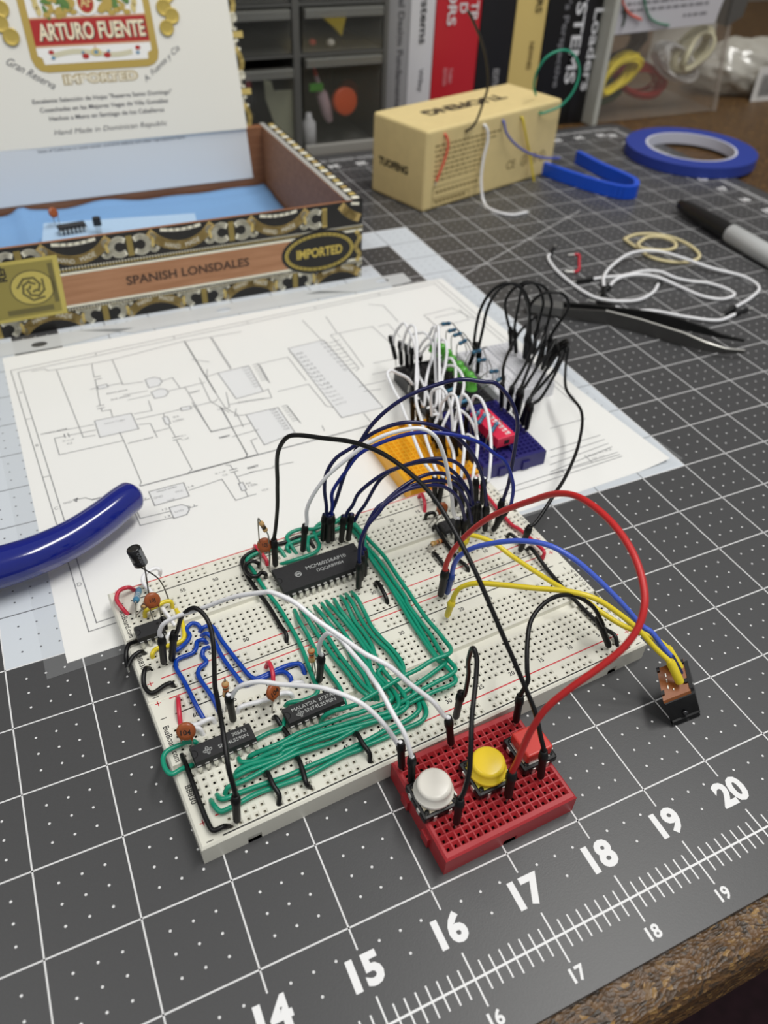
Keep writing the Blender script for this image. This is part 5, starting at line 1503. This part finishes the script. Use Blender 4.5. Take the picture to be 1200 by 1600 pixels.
for i, (z, x0, x1) in enumerate(((1.8, .35, 3.2), (1.66, .35, 3.0), (1.52, .38, 2.5), (1.38, .38, 2.45), (1.24, .38, 2.3), (1.1, .38, 2.4), (.96, .38, 2.35), (.82, .38, 2.2))):
    x = x0
    random.seed(i)
    while x < x1:
        l = .05 + random.random() * .16
        g.quad((x, yk, z), (min(x + l, x1), yk, z), (min(x + l, x1), yk, z + .06), (x, yk, z + .06))
        x += l + .05
g.strip([(.38, .32), (2.5, .32), (2.5, .66), (.38, .66), (.38, .32)], .02, (0, yk, 0), (1, 0, 0), (0, 0, 1))
g.strip([(.38, .02 + .06), (2.0, .08), (2.0, .26), (.38, .26), (.38, .08)], .02, (0, yk, 0), (1, 0, 0), (0, 0, 1))
for z, x0, x1 in ((.46, .5, 2.3), (.16, .5, 1.8), (.28, 4.15, 5.5)):
    x = x0
    while x < x1 and z != .28:
        g.quad((x, yk, z), (x + .12, yk, z), (x + .12, yk, z + .08), (x, yk, z + .08)); x += .17
build('instruction_print', g, mat('box_faint_ink', (142, 122, 76), .6), t)
g = local(t)
g.text('CE', (3.65, yk, .55), (1, 0, 0), (0, 0, 1), h=.26, bold=.01)
build('safety_mark', g, mat('box_faint_ink', (142, 122, 76), .6), t)
g = local(t)
for x in (4.5, 4.98, 5.4):
    g.ring((x, yk, .68), (1, 0, 0), (0, 0, 1), .17, .17, .035, 20)
    g.strip([(x - .08, .62), (x + .08, .62), (x, .76), (x - .08, .62)], .03, (0, yk, 0), (1, 0, 0), (0, 0, 1))
build('symbol_print', g, mat('box_faint_ink', (142, 122, 76), .6), t)
g = local(t)
for x in (.75, 1.61, 2.4, 3.23, 4.04, 4.97):
    g.disc((x, yk, 2.05), (1, 0, 0), (0, 0, 1), .055, 12)
build('punched_hole', g, mat('hole_dark', (52, 42, 26), .9), t)
KD = Vector((math.cos(KR), math.sin(KR), 0)); KN = Vector((math.sin(KR), -math.cos(KR), 0))
KO = Vector((24.95, 18.79, 0))
def hang(label, col, spec, s0, r=.036, floor=.036):
    P = pts(spec)
    W = [KO + KD * s0 + V3(0, 0, 2.05) - KN * .15]
    for x, y, q in P:
        d = ray(x, y)
        tt = (KO + KN * (q if q is not None else .1) - CC).dot(KN) / d.dot(KN)
        p = CC + d * tt
        if p.z < floor: p = at(x, y, floor)
        W.append(p)
    o = build('wire_end', MB().tube(spline(W, 7), r, 8), col)
    tag(o, label, 'wire', 'wire ends through the cardboard box')
    build('bare_end', MB().tube([W[-1], W[-1] + (W[-1] - W[-2]).normalized() * .12], r * .4, 6), METAL, o)
hang('red wire end hanging down the face of the cardboard box', mat('coral_insulation', (222, 92, 72), .4), 'O 480,742,.03 492,770,.1 496,800,.12 480,870,.12 430,1000,.08', .75)
hang('dark wire end rising from the cardboard box in front of the red book', mat('dark_brown_insulation', (62, 54, 40), .4), 'O 597,722,.05 640,685,.2 690,560,.35 715,470,.5 705,330,.6 680,230,.7 640,130,.8 605,60,.9', 1.61)
hang('white wire end hanging from the cardboard box and curling on the mat', WHT, 'O 697,692,.05 712,720,.12 712,780,.15 690,870,.15 676,1000,.25 690,1110,.4 740,1160,.9 840,1185,1.1 930,1170,1.1', 2.4, .045)
hang('blue wire end drooping from the cardboard box past its right corner', mat('slate_blue_insulation', (82, 96, 178), .4), 'O 800,668,.05 815,730,.15 860,790,.25 930,840,.35 1020,870,.45 1110,872,.5', 3.23)
hang('yellow wire end hanging down the face of the cardboard box', YEL, 'O 902,648,.03 915,700,.1 930,780,.1 945,850,.08 968,1000,.06', 4.04)
hang('green wire end making a round loop at the right end of the cardboard box', mat('pale_green_insulation', (40, 150, 118), .4), 'I 78,560,.05 120,548,.2 180,520,.35 240,450,.5 270,350,.5 245,275,.4 190,247,.3 110,280,.1 62,350,-.1 44,430,-.3 55,468,-.4', 4.97)

# ------------------------------------------------------------------ small parts drawers
t = thing('parts_cabinet', 'grey plastic cabinet of see-through drawers behind the cigar box', 'drawer cabinet', (23.2, 28, -0.1))
CABM = mat('cabinet_grey', (92, 92, 89), .4)
g = MB()
X0, X1, YF, YB = 19.6, 26.55, 24.9, 30.0
g.box(X1 - .18, YF, -.1, X1, YB, 8.2, bev=.03); g.box(X0, YF, -.1, X0 + .18, YB, 8.2, bev=.03)
g.box(23.2, YF, .05, 23.45, YB, 8.1, bev=.02)
g.box(X0, YF, -.1, X1, YB, .1); g.box(X0, YF, 8.1, X1, YB, 8.3); g.box(X0, YB - .1, -.1, X1, YB, 8.2)
for z in (3.02, 4.42, 5.75, 7.0):
    g.box(X0 + .18, YF + .03, z - .04, 23.2, YB, z + .04); g.box(23.45, YF + .03, z - .04, X1 - .18, YB, z + .04)
build('cabinet_body', g, CABM, t)
DF = film('drawer_smoke', (120, 120, 112), .22, .05, .12)
LIPM = film('drawer_lip', (128, 128, 122), .6, .08, .2)
for x0, x1, z0, z1, inset in ((23.52, 26.32, .12, 2.98, 0), (23.52, 26.32, 3.1, 4.36, 0), (23.52, 26.32, 4.5, 5.7, 0), (19.85, 23.15, .12, 2.76, -.1), (19.85, 23.15, 3.1, 4.36, 0), (19.85, 23.15, 4.5, 5.7, 0)):
    g = MB()
    y = YF + inset
    g.quad((x0, y, z0), (x1, y, z0), (x1, y, z1), (x0, y, z1))
    g.quad((x0, y, z0), (x0, y, z1 - .1), (x0, y + 4.5, z1 - .1), (x0, y + 4.5, z0)); g.quad((x1, y, z0), (x1, y + 4.5, z0), (x1, y + 4.5, z1 - .1), (x1, y, z1 - .1))
    g.quad((x0, y, z0 + .02), (x1, y, z0 + .02), (x1, y + 4.5, z0 + .02), (x0, y + 4.5, z0 + .02))
    d = build('drawer', g, DF, t)
    g = MB()
    g.box(x0 + .05, y - .2, z1 - .3, x1 - .05, y - .01, z1 - .04, bev=.03)
    build('handle_lip', g, LIPM, d)
g = MB(); g.box(23.5, YF - .12, -.08, 26.4, YF - .0, .3, bev=.04)
build('base_rail', g, mat('pale_rail', (160, 158, 152), .4), t)
def item(name, mb, m, label, cat): return tag(build(name, mb, m), label, cat)
item('plastic_wedge', MB().prism([(-.55, .2), (.45, .25), (.25, -.45), (.0, -.2)], 0, .4, O=(24.75, 25.6, 3.9), U=(1, 0, 0), W=(0, 0, 1)), mat('bright_yellow', (222, 196, 40), .4), 'yellow plastic piece in the middle right drawer', 'plastic piece')
g = MB().lathe([(0, .02), (.03, .09), (.1, .13), (.17, .09), (.2, .02)], V3(24.05, 25.4, 3.18), (0, 0, 1), 14)
item('bead', g, mat('bead_red', (200, 60, 50), .4), 'small red ball in the middle right drawer', 'ball')
g = MB().lathe([(0, .02), (.03, .1), (.11, .14), (.19, .1), (.22, .02)], V3(24.65, 25.3, 3.15), (0, 0, 1), 14)
item('bead', g, mat('bead_white', (226, 222, 210), .4), 'small white ball in the middle right drawer', 'ball')
g = MB().lathe([(0, .2), (.05, .24), (.7, .24), (.85, .12), (1.0, .1), (1.02, .02)], V3(23.82, 25.3, .2), (0, 0, 1), 18)
item('glue_bottle', g, mat('bottle_white', (216, 216, 218), .35), 'white rounded bottle standing in the bottom right drawer', 'bottle')
g = MB().lathe([(0, .03), (.02, .42), (.28, .44), (.3, .38), (.3, .02)], V3(25.05, 25.3, 1.5), (0.1, -1, 0.1), 26)
item('round_lid', g, mat('lid_orange', (216, 84, 32), .4), 'bright orange round lid in the bottom right drawer', 'lid')
g = MB().lathe([(0, .03), (.02, .36), (.28, .38), (.3, .3), (.3, .02)], V3(26.0, 27.2, 1.3), (0.1, -1, 0.1), 26)
item('round_lid', g, mat('lid_rust', (168, 66, 36), .45), 'darker orange round lid far back in the bottom right drawer', 'lid')
g = MB().lathe([(0, .12), (.3, .2), (.9, .2), (1.1, .1), (1.5, .06), (1.6, .05)], V3(24.62, 25.35, .85), (-.3, .1, 1), 16)
b_ = build('glue_tube', g, mat('tube_clear', (196, 170, 176), .3)); tag(b_, 'tilted pinkish tube with a red tip in the bottom right drawer', 'tube')
build('tip', MB().lathe([(0, .07), (.4, .03)], V3(24.62, 25.35, .85) + Vector((-.3, .1, 1)).normalized() * 1.5, (-.3, .1, 1), 12), mat('bead_red', (200, 60, 50), .4), b_)
item('clip', MB().box(23.85, 25.2, 1.85, 24.35, 25.35, 2.1, bev=.05), mat('clip_green', (84, 178, 52), .4), 'green clip near the top of the bottom right drawer', 'clip')
g = MB().prism([(-.13, 0), (.12, -.05), (.62, -1.75), (.3, -1.75), (-.1, -.55)], 0, .06, O=(22.35, 25.1, 2.35), U=(1, 0, 0), W=(0, 0, 1))
g.prism([(.0, 0), (.9, 0), (.9, .06), (0, .06)], -.2, 1.8, O=(22.6, 25.1, .2))
item('circuit_board', g, mat('sage_board', (160, 162, 138), .55), 'sage coloured board leaning in the open lower left drawer', 'circuit board')
item('plastic_block', MB().lathe([(0, .2), (.3, .2)], V3(21.7, 25.4, 2.1), (0, 0, 1), 14), mat('cap_maroon', (130, 36, 44), .5), 'dark red plastic block in the open lower left drawer', 'plastic piece')

# ------------------------------------------------------------------ books
def book(x0, x1, yb, h, rgb, label, texts, depth=6.5, tilt=0.0, name=None):
    t = thing('book', label, 'book', ((x0 + x1) / 2, yb, -.1), 0, 'books standing behind the cardboard box')
    nm = 'cover_%d_%d_%d' % rgb
    m_ = mat(nm, rgb, .4)
    wd = x1 - x0
    g = local(t)
    n = 8
    P = [(-wd / 2 + wd * i / n, -.12 * math.sin(math.pi * i / n) * .6) for i in range(n + 1)] + [(wd / 2, depth), (wd / 2 - .06, depth), (wd / 2 - .06, .08), (-wd / 2 + .06, .08), (-wd / 2 + .06, depth), (-wd / 2, depth)]
    g.prism(P, 0, h)
    build('cover', g, m_, t)
    g = local(t); g.box(-wd / 2 + .07, .1, .08, wd / 2 - .07, depth - .12, h - .1)
    build('pages', g, mat('page_edges', (226, 220, 204), .8), t)
    groups = {}
    for body, px_, z, hh, ww, col in texts:
        groups.setdefault(col, []).append((body, px_, z, hh, ww))
    for col, lst in groups.items():
        g = local(t)
        for body, x, z, hh, ww in lst:
            g.text(body, (x, -.085, z), (0, 0, -1), (1, 0, 0), h=hh, wd=ww, bold=.02)
        build('spine_lettering', g, mat('spine_%d_%d_%d' % col, col, .5), t)
    return t
DK, LT = (48, 48, 52), (226, 226, 228)
book(26.66, 27.56, 25.4, 9.3, (150, 150, 152), 'grey book between the drawer cabinet and the white book', [('Digital Design Fundamentals', -.1, 5.2, .3, 4.2, (92, 92, 96))])
book(27.58, 28.5, 25.4, 9.3, (216, 216, 220), 'white book with Systems on its spine, left of the red book', [('Systems', -.22, 4.9, .38, 1.75, DK), ('Wiley', -.12, 2.4, .22, .75, (110, 110, 116))])
book(28.54, 30.3, 25.4, 9.4, (196, 36, 48), 'wide red book with white lettering', [('ORS', -.48, 4.75, .34, 1.1, LT), ('D', -.02, 4.3, .3, .3, LT), ('TP', .42, 4.35, .3, .55, LT), ('THIRD', -.25, 2.35, .14, .5, (224, 150, 156)), ('EDITION', -.47, 2.35, .14, .55, (224, 150, 156))])
book(30.34, 31.72, 25.4, 9.5, (22, 22, 26), 'plain black book between the red book and the cream one', [('EDITION', .0, 2.2, .24, .9, (170, 170, 172))])
book(31.75, 33.03, 25.4, 9.3, (222, 196, 122), 'cream yellow book behind the right part of the cardboard box', [('COMPUTERS', .1, 6.2, .28, 2.3, (70, 58, 30)), ('NEWNES', .05, 3.0, .2, .9, (120, 100, 56))])
book(33.08, 34.72, 25.4, 9.6, (14, 14, 16), 'black book lettered SYSTEMS in white', [('SYSTEMS', .36, 5.2, .46, 3.7, LT), ("A Designer's Perspective", -.22, 6.6, .34, 5.2, (128, 128, 132)), ('THIRD', -.6, 1.3, .14, .5, (90, 90, 94))])
book(34.75, 35.5, 25.4, 9.3, (18, 16, 18), 'narrow black book with Loaders in white, beside the pale panel', [('Loaders', -.02, 3.95, .4, 2.75, LT)])

# ------------------------------------------------------------------ clear box of hook-up wire at the far right
KY = 24.95
t = thing('wire_box', 'clear plastic box with a white label holding hanks of coloured wire', 'box', (38.8, 27, -.1))
g = MB(); g.box(35.5, KY - .25, -.08, 35.72, 29.5, 6.2, bev=.03)
build('end_panel', g, mat('pale_panel', (186, 186, 176), .45), t)
CF_ = film('clear_box_plastic', (200, 190, 178), .12, .05, .12)
g = MB()
def leaning(x, z): return x - .165 * z
g.quad((35.72, KY, -.05), (42.05, KY, -.05), (41.0, KY, 6.2), (35.72, KY, 6.2))
g.quad((42.05, KY, -.05), (42.3, 29.4, -.05), (41.3, 29.4, 6.2), (41.0, KY, 6.2))
g.quad((35.72, 29.4, -.05), (42.3, 29.4, -.05), (41.3, 29.4, 6.2), (35.72, 29.4, 6.2))
g.quad((35.72, KY, -.03), (42.05, KY, -.03), (42.3, 29.4, -.03), (35.72, 29.4, -.03))
build('clear_wall', g, CF_, t)
g = MB(); g.prism([(41.95, -.05), (42.12, -.05), (41.1, 6.2), (40.93, 6.2)], 0, .1, O=(0, KY + .05, 0), U=(1, 0, 0), W=(0, 0, 1))
build('corner_post', g, film('frosted_corner', (190, 180, 168), .35, .08, .2), t)
g = MB(); g.quad((35.74, KY - .02, 3.03), (40.72, KY - .02, 3.22), (41.2, KY - .02, 5.9), (35.74, KY - .02, 5.9))
build('white_label', g, mat('label_card', (200, 198, 202), .6), t)
g = MB()
for z, x0, x1 in ((3.95, 36.2, 40.4), (3.72, 36.0, 40.2), (4.25, 36.4, 40.6), (3.38, 39.0, 40.0)):
    x = x0
    random.seed(int(z * 100))
    while x < x1:
        l = .1 + random.random() * .3
        g.quad((x, KY - .03, z + (x - 36) * .04), (x + l, KY - .03, z + (x + l - 36) * .04), (x + l, KY - .03, z + .09 + (x + l - 36) * .04), (x, KY - .03, z + .09 + (x - 36) * .04))
        x += l + .08
build('label_print', g, mat('label_ink', (128, 126, 130), .6), t)
g = MB(); g.prism([(41.3, 3.1), (42.0, 3.4), (42.4, 6.2), (41.2, 6.2)], -.3, .3, O=(0, KY + .2, 0), U=(1, 0, 0), W=(0, 0, 1))
build('latch', g, mat('latch_grey', (86, 84, 80), .5), t)
def hank(label, rgb, nm, cx, cz, rx, rz_, ang, n, r, seed, cy=25.7):
    random.seed(seed)
    g = MB()
    for k in range(n):
        P = []
        j = [random.uniform(-1, 1) for _ in range(6)]
        for a in range(25):
            th = 2 * math.pi * a / 24
            x = rx * (1 + .14 * j[0]) * math.cos(th) + .08 * j[1]; z = rz_ * (1 + .2 * j[2]) * math.sin(th) + .06 * j[3]
            c, s_ = math.cos(ang + j[4] * .12), math.sin(ang + j[4] * .12)
            P.append(V3(cx + x * c - z * s_, cy + j[5] * .3 + .12 * math.sin(th * 2 + k), max(.05, cz + x * s_ + z * c)))
        g.tube(P, r, 6)
    g.lathe([(-.12, r * n ** .5 * 1.1), (.12, r * n ** .5 * 1.1)], V3(cx + rx * math.cos(ang), cy, max(.2, cz + rx * math.sin(ang))), (-math.sin(ang), 0, math.cos(ang)), 10)
    return tag(build('wire_hank', g, mat(nm, rgb, .45)), label, 'wire hank', 'hanks in the clear wire box')
hank('hank of yellow wire in the clear wire box', (226, 204, 44), 'hank_yellow', 36.75, 1.55, .95, .42, .55, 14, .05, 1, 25.4)
hank('hank of white wire in the clear wire box', (226, 224, 220), 'hank_white', 39.9, 1.75, 1.1, .45, -.5, 9, .07, 2, 25.7)
hank('hank of cream wire in the clear wire box', (206, 200, 168), 'hank_cream', 40.35, 2.2, .85, .5, .8, 6, .08, 3, 25.3)
hank('hank of red wire in the clear wire box', (168, 30, 34), 'hank_red', 38.7, 1.05, 1.2, .5, -.25, 12, .05, 4, 26.2)
hank('hank of black wire in the clear wire box', (18, 18, 20), 'hank_black', 37.2, 2.3, 1.5, .55, .15, 16, .06, 5, 26.6)
hank('hank of green wire low in the clear wire box', (44, 92, 52), 'hank_green', 36.8, .7, 1.0, .4, .1, 8, .05, 6, 26.3)
for lb, col, sp_ in (('coral wire tail over the label of the clear wire box', mat('coral_insulation', (222, 92, 72), .4), 'I 478,-30 490,30 520,70 575,97'),
                     ('green wire tail over the label of the clear wire box', mat('dull_green_insulation', (66, 128, 100), .4), 'I 590,-30 595,30 620,90 660,115 712,125'),
                     ('dark green wire tail over the label of the clear wire box', mat('dark_green_insulation', (44, 60, 46), .4), 'I 478,-30 490,40 494,90 482,132')):
    W = [at_y(x, y, KY - .08 - .03 * (i % 2)) for i, (x, y, q) in enumerate(pts(sp_))]
    tag(build('wire_tail', MB().tube(spline(W, 6), .04, 8), col), lb, 'wire', 'wire tails on the clear wire box')
# plastic bag with a barcode label and a pale spool behind it
bm = bmesh.new()
bmesh.ops.create_icosphere(bm, subdivisions=4, radius=1)
for v in bm.verts:
    c = v.co
    k = 1 + .09 * math.sin(c.x * 9 + c.z * 5) * math.sin(c.y * 7) + .06 * math.sin(c.z * 17 + c.x * 11) + .04 * math.sin(c.x * 29 + c.y * 23)
    v.co = (45.8 + c.x * 2.7 * k, 27.6 + c.y * 1.6 * k, max(-.1, .8 + c.z * 1.15 * k))
bm.verts.index_update()
g = MB().add([v.co.copy() for v in bm.verts], [[v.index for v in f.verts] for f in bm.faces], 0, True)
bm.free()
t = build('plastic_bag', g, film('bag_plastic', (208, 204, 192), .62, .12, .25))
tag(t, 'crumpled translucent plastic bag with a barcode sticker at the far right', 'plastic bag')
g = MB()
lc = at_y(1195, 130, 25.7)
g.quad(lc + V3(-.55, 0, -.75), lc + V3(1.4, -.1, -.75), lc + V3(1.4, .1, .8), lc + V3(-.45, .1, .6))
for k in range(22):
    x = -.25 + k * .07
    g.quad(lc + V3(x, -.06, -.5), lc + V3(x + (.02, .035, .045)[k % 3], -.06, -.5), lc + V3(x + (.02, .035, .045)[k % 3], -.02, .35), lc + V3(x, -.02, .35), 1)
build('barcode_sticker', g, [mat('sticker_white', (214, 212, 208), .5), INK], t)
sp0 = V3(45.2, 31.2, -.1)
g = MB().lathe([(0, 1.7), (.25, 1.75), (.3, 1.4), (4.4, 1.4), (4.5, 1.75), (4.8, 1.7)], sp0, (0, 0, 1), 32)
t = build('spool', g, mat('spool_grey', (176, 172, 162), .45))
tag(t, 'pale grey spool standing behind the plastic bag', 'spool')
build('hub', MB().lathe([(4.7, .5), (4.86, .5), (4.86, .35), (4.5, .3)], sp0, (0, 0, 1), 20), mat('hub_dark', (60, 58, 54), .6), t)

# ------------------------------------------------------------------ things lying on the mat at the right
tc_ = at(1080, 229, .36)
g = MB().lathe([(-.45, 1.98), (-.43, 2.36), (-.4, 2.38), (.0, 2.38), (.03, 2.36), (.035, 1.62), (.03, 1.62)], V3(tc_.x, tc_.y, .46), (0, 0, 1), 64)
n = 64
g = MB()
def pipe(g, r0, r1, z0, z1, mi, n=64):
    c = V3(tc_.x, tc_.y, 0)
    vv = []
    for k in range(n):
        a = 2 * math.pi * k / n
        u = V3(math.cos(a), math.sin(a))
        vv += [c + u * r0 + V3(0, 0, z0), c + u * r1 + V3(0, 0, z0), c + u * r1 + V3(0, 0, z1), c + u * r0 + V3(0, 0, z1)]
    for i in range(4):
        g.add(vv, [(4 * k + i, 4 * ((k + 1) % n) + i, 4 * ((k + 1) % n) + (i + 1) % 4, 4 * k + (i + 1) % 4) for k in range(n)], mi, i in (1, 3))
pipe(g, 1.6, 2.3, .02, .36, 0)
t = build('tape_roll', g, mat('painters_tape', (38, 60, 150), .5))
tag(t, 'roll of blue masking tape lying flat across the far edge of the mat', 'tape')
g = MB(); pipe(g, 1.53, 1.605, .01, .37, 0)
build('cardboard_core', g, mat('tape_core', (206, 208, 222), .6), t)
# folded blue plastic tweezers
P = [at(845, 262, .2), at(880, 275, .2), at(930, 291, .2), at(972, 301, .2), at(990, 300, .2), at(991, 291, .2), at(976, 282, .2), at(940, 266, .2), at(902, 246, .2)]
S_ = spline(P, 6)
g = MB()
for i in range(len(S_) - 1):
    a, b_ = S_[i], S_[i + 1]
    d = (b_ - a).normalized(); nn = V3(-d.y, d.x) * .085
    q = [a - nn, b_ - nn, b_ + nn, a + nn]
    g.add([V3(p.x, p.y, h) for h in (.02, .42) for p in q], [(3, 2, 1, 0), (4, 5, 6, 7), (0, 1, 5, 4), (1, 2, 6, 5), (2, 3, 7, 6), (3, 0, 4, 7)])
t = build('plastic_tweezers', g, mat('bright_blue_plastic', (24, 84, 214), .3))
tag(t, 'bright blue V shaped plastic strip lying beside the cardboard box', 'plastic tweezers')
# marker
a = at(1062, 318, .27); j = at(1120, 352, .27)
d = (j - a); d.z = 0; d.normalize()
j = a + d * 2.35
t = thing('marker_pen', 'grey marker pen with a black cap lying at the right', 'marker', (j.x, j.y, 0))
build('cap', MB().lathe([(0, .12), (.04, .16), (.3, .2), (1.2, .235), (2.3, .255), (2.35, .25)], V3(a.x, a.y, .26), d, 24), mat('marker_black', (22, 22, 23), .35), t)
build('barrel', MB().lathe([(0, .22), (.03, .262), (2.9, .27), (3.0, .24), (3.05, .1)], V3(j.x, j.y, .27), d, 24), mat('marker_grey', (196, 198, 198), .4), t)
n_ = V3(-d.y, d.x)
build('cap_clip', MB().box(-.05, -.9, -.03, .05, .9, .03, bev=.01) if False else MB().tube([V3(a.x, a.y, .26) + n_ * .26 + d * .5, V3(j.x, j.y, .27) + n_ * .33 - d * .1], .05, 8), mat('marker_black', (22, 22, 23), .35), t)
# rubber bands
RB = mat('rubber_band', (222, 208, 160), .55)
def band(label, sp_, z):
    P = [at(x, y, z) for x, y, q in pts(sp_)]
    P = P + [P[0]]
    tag(build('rubber_band', MB().tube(spline(P, 6), .045, 8), RB), label, 'rubber band', 'pale rubber bands on the mat')
band('larger outer loop of pale rubber band near the marker', 'M 588,255 640,236 720,235 800,252 870,285 908,325 890,345 830,355 750,347 690,328 655,300 615,275', .05)
band('smaller inner loop of pale rubber band near the marker', 'M 645,275 690,247 750,248 800,268 805,290 765,303 700,300 658,292', .13)
# loose white jumper wires
def loose(label, sp_, plugs, z=.05):
    P = pts(sp_)
    W = [at(x, y, q if q is not None else z) for x, y, q in P]
    o = build('jumper_lead', MB().tube(spline(W, 7), .042, 8), WHT)
    tag(o, label, 'jumper wire', 'loose white jumpers on the mat')
    for e_, d_ in plugs:
        A_ = W[0] if e_ == 0 else W[-1]
        B_ = W[1] if e_ == 0 else W[-2]
        dd = (A_ - B_); dd.z *= .3; dd.normalize()
        c = build('connector', MB().lathe([(0, .05), (.01, .07), (.12, .07), (.14, .055), (.48, .05), (.5, .03)], A_ - dd * .1, dd, 12), HOUS, o)
        build('pin', MB().tube([A_ + dd * .38, A_ + dd * .62], .013, 6), METAL, c)
loose('white jumper curving from the far left plug to the middle of the mat', 'L 68,85 55,105 90,165 180,245 250,292 310,320 400,335 520,330 600,290 632,240', ((0, 1), (1, 1)), .06)
loose('white jumper folded in a long flat hairpin', 'L 270,222 340,212 440,203 560,178,.12 640,183,.12 720,215 800,232 880,240 980,270 1025,300 960,325 860,310 740,260 620,210,.16 520,197,.16 420,217,.12 365,268', ((0, 1), (1, 1)), .06)
loose('white jumper making the widest outer loop around the rubber bands', 'L 348,275,.1 345,210,.16 400,140,.16 500,82,.2 620,75,.22 760,112,.2 900,162,.12 1080,210 1152,262 1120,310 1015,375', ((0, 1), (1, 1)), .06)
loose('white jumper lying nearest the steel tweezers', 'L 385,360 480,385 600,385 760,415 940,435 1040,398', ((0, 1), (1, 1)), .06)
W = [at(x, y, .05) for x, y, q in pts('L 192,92 212,92 216,130 210,178 190,182')]
t = build('jumper_wire', MB().tube(spline(W, 6), .035, 8), REDW)
tag(t, 'short red staple shaped wire lying on the mat near the white jumpers', 'wire')
for a_, b_ in ((W[0], at(*px('L', 160, 94), .05)), (W[-1], at(*px('L', 145, 180), .05))):
    build('bare_end', MB().tube([a_, b_], .022, 6), METAL, t)
# steel tweezers standing on edge
t = thing('tweezers', 'long dark steel tweezers lying open on the mat below the white jumpers', 'tweezers', (26.2, 10.3, 0))
STE = mat('dark_tool_steel', (88, 87, 85), .38, metal=.55)
BLS = mat('blackened_steel', (44, 44, 44), .45, metal=.5)
def arm(P, hts, m_, bright):
    W = [at(x, y, 0.0) for x, y, q in pts(P)]
    g = MB()
    for i in range(len(W) - 1):
        a, b_ = W[i], W[i + 1]
        d = (b_ - a).normalized(); nn = V3(-d.y, d.x) * .028
        q = [a - nn, b_ - nn, b_ + nn, a + nn]
        hh = (hts[i], hts[i + 1], hts[i + 1], hts[i])
        g.add([V3(p.x, p.y, .17 - h / 2) for p, h in zip(q, hh)] + [V3(p.x, p.y, .17 + h / 2) for p, h in zip(q, hh)],
              [(3, 2, 1, 0), (4, 5, 6, 7), (0, 1, 5, 4), (1, 2, 6, 5), (2, 3, 7, 6), (3, 0, 4, 7)])
    o = build('arm', g, m_, t)
    if bright:
        build('bright_edge', MB().tube([V3(p.x, p.y, .174 + h / 2) for p, h in list(zip(W, hts))[2:]], .026, 6), mat('bright_steel', (205, 203, 196), .3, metal=.9), o)
arm('L 120,425 300,448 340,452 520,498 740,566 860,608 960,630 1062,632', (.2, .32, .33, .33, .3, .2, .12, .05), STE, True)
arm('L 120,395 240,408 380,428 560,452 720,485 850,520 940,550 1064,575', (.2, .26, .3, .32, .27, .18, .1, .05), BLS, False)
build('joined_end', MB().prism([(p.x, p.y) for p in (at(*px('L', 122, 428), 0), at(*px('L', -60, 402), 0), at(*px('L', -60, 378), 0), at(*px('L', 122, 392), 0))], .06, .27), mat('satin_steel', (120, 120, 118), .35, metal=.5), t)
